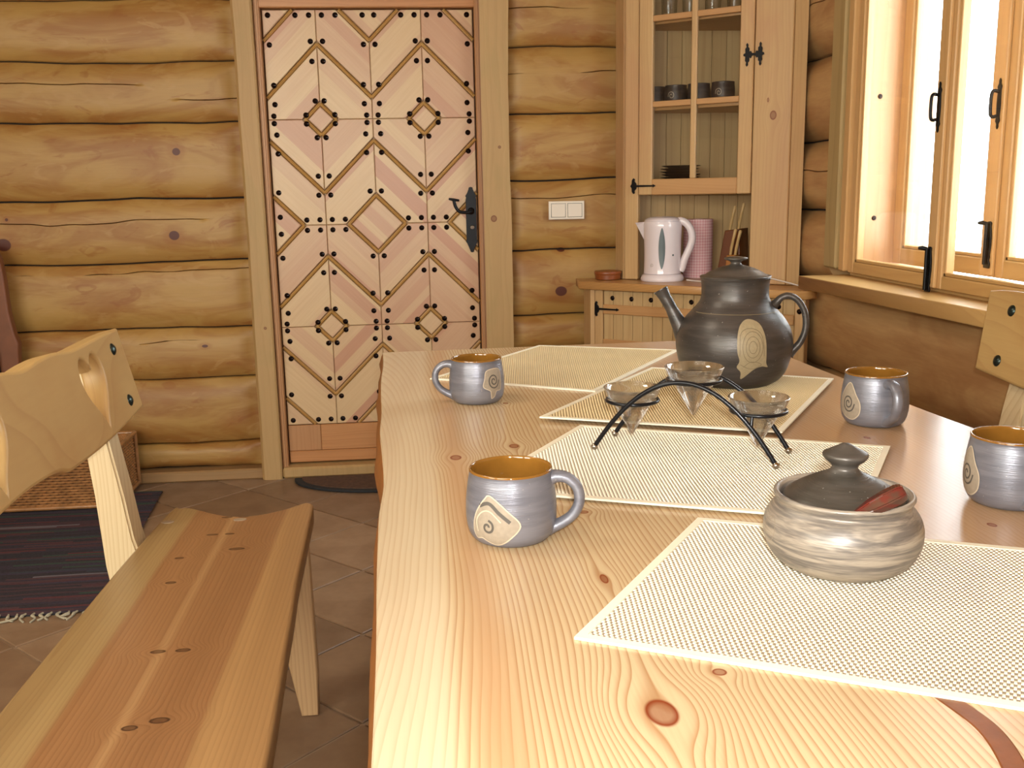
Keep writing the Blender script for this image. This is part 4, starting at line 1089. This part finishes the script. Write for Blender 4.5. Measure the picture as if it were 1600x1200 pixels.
for k in range(nb):
    a = CYr-(CYr-fr_[1]-.02)*k/nb; b = CYr-(CYr-fr_[1]-.02)*(k+1)/nb
    hplank('back_board', (CXr, a-.001), (CXr, b+.001), .782, HT, .012, 'cabin')
shelf_poly = [hl(fl_[0]+.03, fl_[1]+.016), hl(fl_[0]+.026, CYr-.002), hl(CXr-.002, CYr-.002), hl(CXr-.002, fr_[1]+.03), hl(fr_[0]-.01, fr_[1]+.035)]
SH = [1.152, 1.438, 1.748, HT-.02]
for z in SH:
    o = fin('shelf', plate(shelf_poly, [], .018, .001, Matrix.Translation((0, 0, z-.009))), M['cabX'], hc); o.location = (0, 0, -.78)
dd = bpy.data.objects.new('door', None); C.objects.link(dd); dd.parent = hc; dd.location = (0, 0, -.78)
def db(n, lo, hi, m='cab', bev=.003): bm = bmesh.new(); addbox(bm, lo, hi, bev); o = obj(n, bm, M[m], dd); return o
db('stile', (.047, -.003, 1.107), (.102, .020, HT-.082)); db('stile', (.438, -.003, 1.107), (.489, .020, HT-.082))
db('rail', (.102, -.003, 1.107), (.438, .019, 1.166), 'cabX'); db('rail', (.102, -.003, HT-.14), (.438, .019, HT-.082), 'cabX')
db('muntin', (.254, -.001, 1.166), (.276, .017, HT-.14))
for z in (1.4305, 1.737):
    for a, b in ((.102, .254), (.276, .438)): db('muntin', (a, -.001, z), (b, .017, z+.021), 'cabX', .002)
for a, b in ((.100, .256), (.274, .440)):
    for c, d_ in ((1.164, 1.432), (1.4505, 1.739), (1.757, HT-.138)):
        db('pane', (a, .007, c), (b, .0095, d_), 'pane', 0)
# strap hinge (left) and butterfly latch (right)
def strap(s0, z, L, parent, y0=-.004, zofs=0):
    o_ = [(0, -.030), (.006, -.026), (.004, -.018), (.012, -.009), (.012, -.004), (L-.012, -.003), (L-.010, -.006), (L, 0), (L-.010, .006), (L-.012, .003), (.012, .004), (.012, .009), (.004, .018), (.006, .026), (0, .030), (-.006, .022), (-.007, .008), (-.013, 0), (-.007, -.008), (-.006, -.022)]
    f = fin('strap_hinge', plate(o_, [], .005, .0008, basis((s0, y0-.0025, z+zofs), (1, 0, 0), (0, 0, 1), (0, -1, 0))), M['iron'], parent); return f
strap(.028, 1.141, .092, dd)
bf = []
q = [(.006, .004), (.010, .012), (.016, .010), (.016, .022), (.021, .026), (.020, .034), (.024, .040), (.028, .034), (.026, .026), (.031, .020), (.030, .006), (.037, .003)]
bf = q+[(x, -z) for x, z in q[::-1]]; bf = [(x, z) for x, z in bf]+[(-x, z) for x, z in bf[::-1]]
bfu = []
for x, z in bf: bfu.append((x, z))
q1 = [(x, z) for x, z in q]                       # right upper, outwards
loopb = [(-x, z) for x, z in q1[::-1]]+[(x, z) for x, z in q1]+[(x, -z) for x, z in q1[::-1]]+[(-x, -z) for x, z in q1]
fin('latch_hinge', plate(loopb, [], .005, .0006, basis((.4905, -.0065, 1.588), (1, 0, 0), (0, 0, 1), (0, -1, 0))), M['iron'], dd)

# worktop
wk = thing('worktop', 'thick pine corner worktop carrying the kettle, above the low corner cupboard', 'worktop', (1.0, 3.6, .75))
A40 = R(40); fL = Vector((.6308, 3.8062)); fR = Vector((.6308+.893*math.cos(A40), 3.8062-.893*math.sin(A40)))
wp = [(fL.x, fL.y), (fR.x, fR.y), (1.366, fR.y+.03), (1.366, 3.945), (.64, 3.945)]
o = fin('board', plate([(a-1.0, b-3.6) for a, b in wp][::1], [], .030, .004, Matrix.Translation((0, 0, .015)), 2), M['counter'], wk)
# base cupboard
bc = thing('corner_cupboard', 'low studded pine corner cupboard with black strap hinges, under the worktop', 'cabinet', (fL.x, fL.y, 0), -A40)
def bb(n, lo, hi, m='cab', bev=.003, par=None): bm = bmesh.new(); addbox(bm, lo, hi, bev); return obj(n, bm, M[m], par or bc)
binv = (Matrix.Translation((fL.x, fL.y, 0)) @ Matrix.Rotation(-A40, 4, 'Z')).inverted()
bb('stile', (.037, .032, 0), (.085, .056, .749)); bb('stile', (.845, .032, 0), (.882, .056, .749))
bb('bottom_rail', (.085, .034, 0), (.845, .056, .08), 'cabX')
for p, q in (((.672, 3.79), (.672, 3.94)), ((1.36, fR.y+.08), (fR.x+.01, fR.y+.04))):
    a, b = [binv @ Vector((v[0], v[1], 0)) for v in (p, q)]; d_ = (b-a).normalized(); nn = Vector((-d_.y, d_.x, 0))*-.016
    V = [(v.x, v.y, z) for z in (0, .749) for v in (a, b, b+nn, a+nn)]
    o = mk('side_panel', V, [(0, 1, 2, 3), (7, 6, 5, 4)]+[(i, 4+i, 4+(i+1) % 4, (i+1) % 4) for i in range(4)], M['cab'], bc)
    bm = bmesh.new(); bm.from_mesh(o.data); bmesh.ops.recalc_face_normals(bm, faces=bm.faces); bm.to_mesh(o.data); bm.free()
cd = bpy.data.objects.new('door', None); C.objects.link(cd); cd.parent = bc
np_ = 18; wpk = (.843-.087)/np_
for k in range(np_):
    bb('plank', (.087+k*wpk+.0006, .040, .082), (.087+(k+1)*wpk-.0006, .054, .745), 'cabin', .0015, cd)
bb('batten', (.087, .030, .655), (.843, .040, .692), 'cabX', .003, cd)
bb('batten', (.087, .030, .530), (.843, .040, .556), 'cabX', .003, cd); bb('batten', (.087, .030, .13), (.843, .040, .17), 'cabX', .003, cd)
for k in range(10):
    x = .125+k*.0825
    if x < .84: stud(x, .040, .717, cd, .9)
stud(.862, .032, .705, bc, .9)
strap(.06, .674, .10, cd, .030)

# ------------------------------------------------------------------ things in and on the cabinet
def hw(s, d, z): v = Matrix.Translation((.8262, 3.83, 0)) @ Matrix.Rotation(-A38, 4, 'Z') @ Vector((s, d, z)); return tuple(v)
M['cup'] = clay('smoked_clay_cup', '453c38', '2c2626', .4, .2)
cups = [(.072, .088, 'leftmost'), (.162, .080, 'second from left'), (.254, .080, 'second from right'), (.348, .080, 'rightmost')]
for (s, d, w_) in cups:
    t = thing('cup', 'dark clay cup without handle, %s of four on the middle hutch shelf' % w_, 'cup', hw(s, d, 1.4382), group='dark cups on the middle hutch shelf')
    cp = smoothprof([(.030, 0), (.038, .004), (.043, .02), (.0435, .045), (.041, .065), (.0415, .072)], 3)
    lathe('body', [(0, .001)]+cp+[(.0395, .073), (.039, .066), (.041, .045), (.040, .02), (.03, .006), (0, .005)], M['cup'], t, 32)
    stroke('emblem', cp, R(-128), spiral(0, .034, .002, .014, 1.6), .003, M['slip'], t)
for k in range(6):
    t = thing('plate', 'dark saucer, %s of six stacked on the bottom hutch shelf' % ('lowest', 'second from the bottom', 'third from the bottom', 'third from the top', 'second from the top', 'topmost')[k], 'plate', hw(.172+.004*(k % 3-1), .105+.002*(k % 2), 1.1522+k*.0108), group='stack of dark saucers')
    lathe('dish', [(0, 0), (.048, 0), (.052, .002), (.074, .0085), (.0755, .0092), (.074, .0095), (.052, .0045), (0, .004)], M['dplate'], t, 40)
for k, (s, d, w_) in enumerate([(.135, .07, 'leftmost'), (.215, .08, 'second from left'), (.305, .075, 'second from right'), (.385, .085, 'rightmost')]):
    t = thing('drinking_glass', 'clear drinking glass, %s of four on the top hutch shelf' % w_, 'glass', hw(s, d, 1.7482), group='glasses on the top hutch shelf')
    lathe('bowl', [(0, .0), (.026, 0), (.027, .003), (.029, .05), (.033, .11), (.0325, .112), (.0315, .11), (.0275, .05), (.025, .008), (0, .006)], M['glass'], t, 28)

# kettle
kt = thing('kettle', 'white cordless electric kettle on the worktop in the niche', 'kettle', (.948, 3.756, .7805), R(-20))
kb = smoothprof([(.072, .030), (.0705, .05), (.0700, .10), (.0710, .15), (.0725, .19), (.0730, .215), (.070, .228)], 4)
lathe('body', [(0, .026), (.06, .026), (.070, .028)]+kb+[(0, .228)], M['kettle'], kt, 56, angle=50)
lathe('lid', smoothprof([(.069, .2285), (.068, .233), (.055, .241), (.03, .245), (0, .246)], 3), M['kettle'], kt, 48, angle=60)
lathe('power_base', [(0, 0), (.080, 0), (.083, .003), (.083, .012), (.078, .022), (.072, .027), (0, .027)], M['kettle'], kt, 48)
bm = bmesh.new()
V = [bm.verts.new(p) for p in [(-.060, -.022, .226), (-.060, .022, .226), (-.105, -.006, .222), (-.105, .006, .222), (-.066, -.012, .150), (-.066, .012, .150), (-.100, 0, .212)]]
for f in ((0, 2, 3, 1), (0, 4, 6, 2), (1, 3, 6, 5), (4, 5, 6), (2, 6, 3), (0, 1, 5, 4)): bm.faces.new([V[i] for i in f])
obj('spout', bm, M['kettle'], kt, angle=20)
Hk = spline([(.045, 0, .222), (.066, 0, .228), (.088, 0, .219), (.105, 0, .196), (.112, 0, .165), (.107, 0, .135), (.096, 0, .108), (.085, 0, .082), (.076, 0, .050), (.070, 0, .038)], 5)
tube('handle', Hk, [.0145]*len(Hk), M['kettle'], kt, 14, flat=1.2)
def wall_patch(prof, az, pts, mat, name, parent, lift=.0012): return patch(name, prof, az, pts, mat, parent, lift)
wall_patch(kb, R(-86), [(0, .205), (.0095, .17), (.0125, .125), (.0095, .08), (0, .048), (-.0095, .08), (-.0125, .125), (-.0095, .17)], M['grey'], 'water_window', kt)
wall_patch(kb, R(-50), [(-.003, .098), (.003, .098), (.003, .104), (-.003, .104)], M['grey'], 'switch_mark', kt)
lg = stroke('logo', kb, R(-118), spiral(0, .062, .001, .007, 1.7, 1.2), .0012, M['slip'], kt, lift=.0006)
# cable
cb = [(1.03, 3.755, .7835), (1.09, 3.77, .800), (1.13, 3.80, .812), (1.17, 3.78, .812), (1.20, 3.70, .81), (1.255, 3.60, .812), (1.31, 3.46, .80), (1.34, 3.36, .7835)]
cb = [(1.030, 3.70, .7845), (1.09, 3.61, .7845), (1.15, 3.545, .800), (1.20, 3.500, .812), (1.25, 3.455, .810), (1.30, 3.40, .798), (1.345, 3.33, .7845)]
o = tube('cable', spline(cb, 8), .0028, M['cord'], None, 8)
tag(o, 'thin white kettle cable curving over the worktop behind the teapot lid', 'cable')
# paper roll
pr2 = thing('paper_roll', 'roll of pink checked paper towel standing behind the kettle', 'paper roll', (1.120, 3.868, .7805))
lathe('roll', [(.020, .0), (.057, .0), (.058, .002), (.058, .226), (.057, .228), (.020, .228)], M['pink'], pr2, 48, closed=True)
lathe('core', [(.0185, .001), (.0198, .001), (.0198, .227), (.0185, .227)], M['cab'], pr2, 24, closed=True)
# knife block
kn = thing('knife_block', 'dark brown wooden knife block standing in the right of the niche', 'knife block', (1.222, 3.735, .7805), -A38)
def slant(o): return o
P_ = [(-.052, 0), (.040, 0), (.046, .05), (.040, .195), (-.018, .188)]
fin('block', plate(P_, [], .10, .004, basis((0, 0, 0), (1, 0, 0), (0, 0, 1), (0, -1, 0)), 2), M['kblock'], kn)
fin('low_block', plate([(.0, .0), (.044, 0), (.044, .098), (.008, .098)], [], .045, .003, basis((0, -.0725, 0), (1, 0, 0), (0, 0, 1), (0, -1, 0)), 2), M['kblock2'], kn)
for i, (x, y, z, h) in enumerate([(-.008, -.02, .186, .095), (.026, -.02, .190, .100), (.015, -.072, .096, .10), (.034, -.072, .096, .095)]):
    k = thing('knife', ('pale-handled knife, left of two at the back of the knife block', 'pale-handled knife, right of two at the back of the knife block', 'pale-handled knife, left of two in the low front of the knife block', 'pale-handled knife, right of two in the low front of the knife block')[i], 'knife', tuple(Vector(kn.location)+Matrix.Rotation(-A38, 4, 'Z') @ Vector((x, y, z))), -A38, 'knives in the block')
    tube('handle', [(0, 0, .001), (.004, 0, h*.3), (.010, 0, h*.6), (.018, 0, h*.95), (.019, 0, h)], [.0052, .0062, .0055, .0066, .004], M['khandle'], k, 8, flat=1.3)
# little round box
wb_ = thing('round_box', 'small turned wooden box with a lid on the left end of the worktop', 'box', (.755, 3.862, .7805))
lathe('box', [(0, 0), (.046, 0), (.050, .003), (.051, .020), (0, .020)], M['red'], wb_, 40)
lathe('lid', [(0, .0205), (.052, .0205), (.0535, .023), (.0535, .031), (.051, .034), (0, .035)], M['red'], wb_, 40)

# ------------------------------------------------------------------ left side of the floor
# rag rug
rg = thing('rag_rug', 'dark striped rag rug with a pale knotted fringe, on the tiles left of the bench', 'rug', (-1.6, 3.2, 0))
nx, ny = 26, 190; X0, X1, Y0, Y1 = -2.35, -1.0, 2.68, 3.82; V = []; F = []
for j in range(ny+1):
    for i in range(nx+1):
        y = Y0+(Y1-Y0)*j/ny; x = X0+(X1+.10*(Y1-y)/1.14-.02-X0)*i/nx; y = Y0+(Y1-Y0)*j/ny
        V.append((x+1.6, y-3.2+.006*noise.noise(Vector((x*2, y*3, 0))), .006+(.0028 if j % 2 else 0)+.002*noise.noise(Vector((x*6, y*6, 2)))))
for j in range(ny):
    for i in range(nx): q = j*(nx+1)+i; F.append((q, q+1, q+nx+2, q+nx+1))
o = mk('weave', V, F, M['rug'], rg, True); o.location = (0, 0, 0); o.data.transform(Matrix.Translation((-1.6, 3.2, 0))); o.location = (1.6, -3.2, 0)
bm = bmesh.new(); addbox(bm, (X0+1.6, Y0-3.2, .0005), (X1+1.58, Y1-3.2, .005)); obj('backing', bm, M['coirb'], rg)
bm = bmesh.new(); random.seed(3)
for k in range(62):
    x = X0+.01+(X1+.08-X0-.02)*k/61; r_ = lambda a: random.uniform(-a, a)
    addtube(bm, spline([(x+1.6, Y0-3.2+.004, .007), (x+1.6+r_(.006), Y0-3.2-.012, .008), (x+1.6+r_(.014), Y0-3.2-.026, .006), (x+1.6+r_(.03), Y0-3.2-.045+r_(.012), .004)], 3), [.003]*3+[.0045]*2+[.0028]*5, 5)
stuff(obj('fringe', bm, M['fringe'], rg))
# wicker chest
wc = thing('wicker_chest', 'brown wicker chest on the rug behind the bench, against the log wall', 'basket', (-1.55, 3.78, .010))
X0, X1, Y0, Y1, HC = -1.95, -1.135, 3.625, 3.925, .215
wx, wy = X0+1.55, Y0-3.78; bx, by = X1+1.55, Y1-3.78
box('core', (wx+.008, wy+.008, 0), (bx-.008, by-.008, HC-.008), M['wickd'], wc, .004)
def weave(name, O, U, Vv, N, lu, lv, cu=.028, cv=.0105):
    bm = bmesh.new(); O, U, Vv, N = [Vector(q) for q in (O, U, Vv, N)]
    nu, nv = int(lu/cu), int(lv/cv); cu = lu/nu; cv = lv/nv
    for i in range(-1, nu):
        for j in range(nv):
            u0 = (i+(.5 if j % 2 else 0))*cu; u1 = u0+cu*1.0
            u0 = max(u0, 0); u1 = min(u1, lu)
            if u1-u0 < .004: continue
            vs = []
            for k in range(5):
                t = k/4; u = u0+(u1-u0)*t; h = .002+.0055*math.sin(PI*t)
                vs.append([bm.verts.new(O+U*u+Vv*(j*cv+e*cv)+N*hh) for e, hh in ((.06, h-.003), (.3, h), (.7, h), (.94, h-.003))])
            for k in range(4):
                for m in range(3): bm.faces.new((vs[k][m], vs[k+1][m], vs[k+1][m+1], vs[k][m+1]))
    return stuff(obj(name, bm, M['wick'], wc))
weave('front_weave', (wx+.01, wy+.008, .012), (1, 0, 0), (0, 0, 1), (0, -1, 0), X1-X0-.02, HC-.026)
weave('side_weave', (bx-.008, wy+.012, .012), (0, 1, 0), (0, 0, 1), (1, 0, 0), Y1-Y0-.024, HC-.026)
weave('lid_weave', (wx+.01, wy+.01, HC-.008), (1, 0, 0), (0, 1, 0), (0, 0, 1), X1-X0-.02, Y1-Y0-.02)
for a, b in (((wx, wy), (bx, wy)), ((bx, wy), (bx, by)), ((bx, by), (wx, by)), ((wx, by), (wx, wy))):
    for z in (.008, HC-.004):
        tube('rim_cane', [(a[0], a[1], z), (b[0], b[1], z)], .0085, M['wick'], wc, 8)
for p in ((wx, wy), (bx, wy), (bx, by), (wx, by)): tube('corner_cane', [(p[0], p[1], 0), (p[0], p[1], HC)], .008, M['wick'], wc, 8)
tube('side_cane', [(bx+.004, wy+.01, HC-.02), (bx+.006, wy+.06, HC-.06), (bx+.006, wy+.06, .05), (bx+.004, wy+.012, .02)], .005, M['wick'], wc, 6)
# doormat
dm = thing('doormat', 'half-round brown doormat with a dark rim, on the tiles before the door', 'doormat', (-.145, 3.905, 0))
def half(rx, ry, n=48): return [(rx*math.cos(-PI*k/n), ry*math.sin(-PI*k/n)) for k in range(n+1)]
fin('border', plate(half(.375, .225)[::-1], [], .010, .003, Matrix.Translation((0, 0, .0055))), M['coirb'], dm)
fin('pile', plate([(x, y-.0) for x, y in half(.345, .198)[::-1]], [], .012, .003, Matrix.Translation((0, -.004, .0085))), M['coir'], dm)
# side board at the far left
sbd = thing('wooden_partition', 'reddish brown upright board at the left photo edge, by the log wall', 'board', (-1.548, 3.88, 0))
po = [(-.06, 0), (.02, 0), (.018, .30), (.024, .46), (.034, .58), (.036, .60), (.026, .63), (.014, .72), (.010, .86), (.004, .92), (-.01, .955), (-.04, .975), (-.06, .975)]
fin('board', plate(po, [], .04, .006, basis((0, 0, 0), (1, 0, 0), (0, 0, 1), (0, -1, 0)), 2), M['sidewood'], sbd)
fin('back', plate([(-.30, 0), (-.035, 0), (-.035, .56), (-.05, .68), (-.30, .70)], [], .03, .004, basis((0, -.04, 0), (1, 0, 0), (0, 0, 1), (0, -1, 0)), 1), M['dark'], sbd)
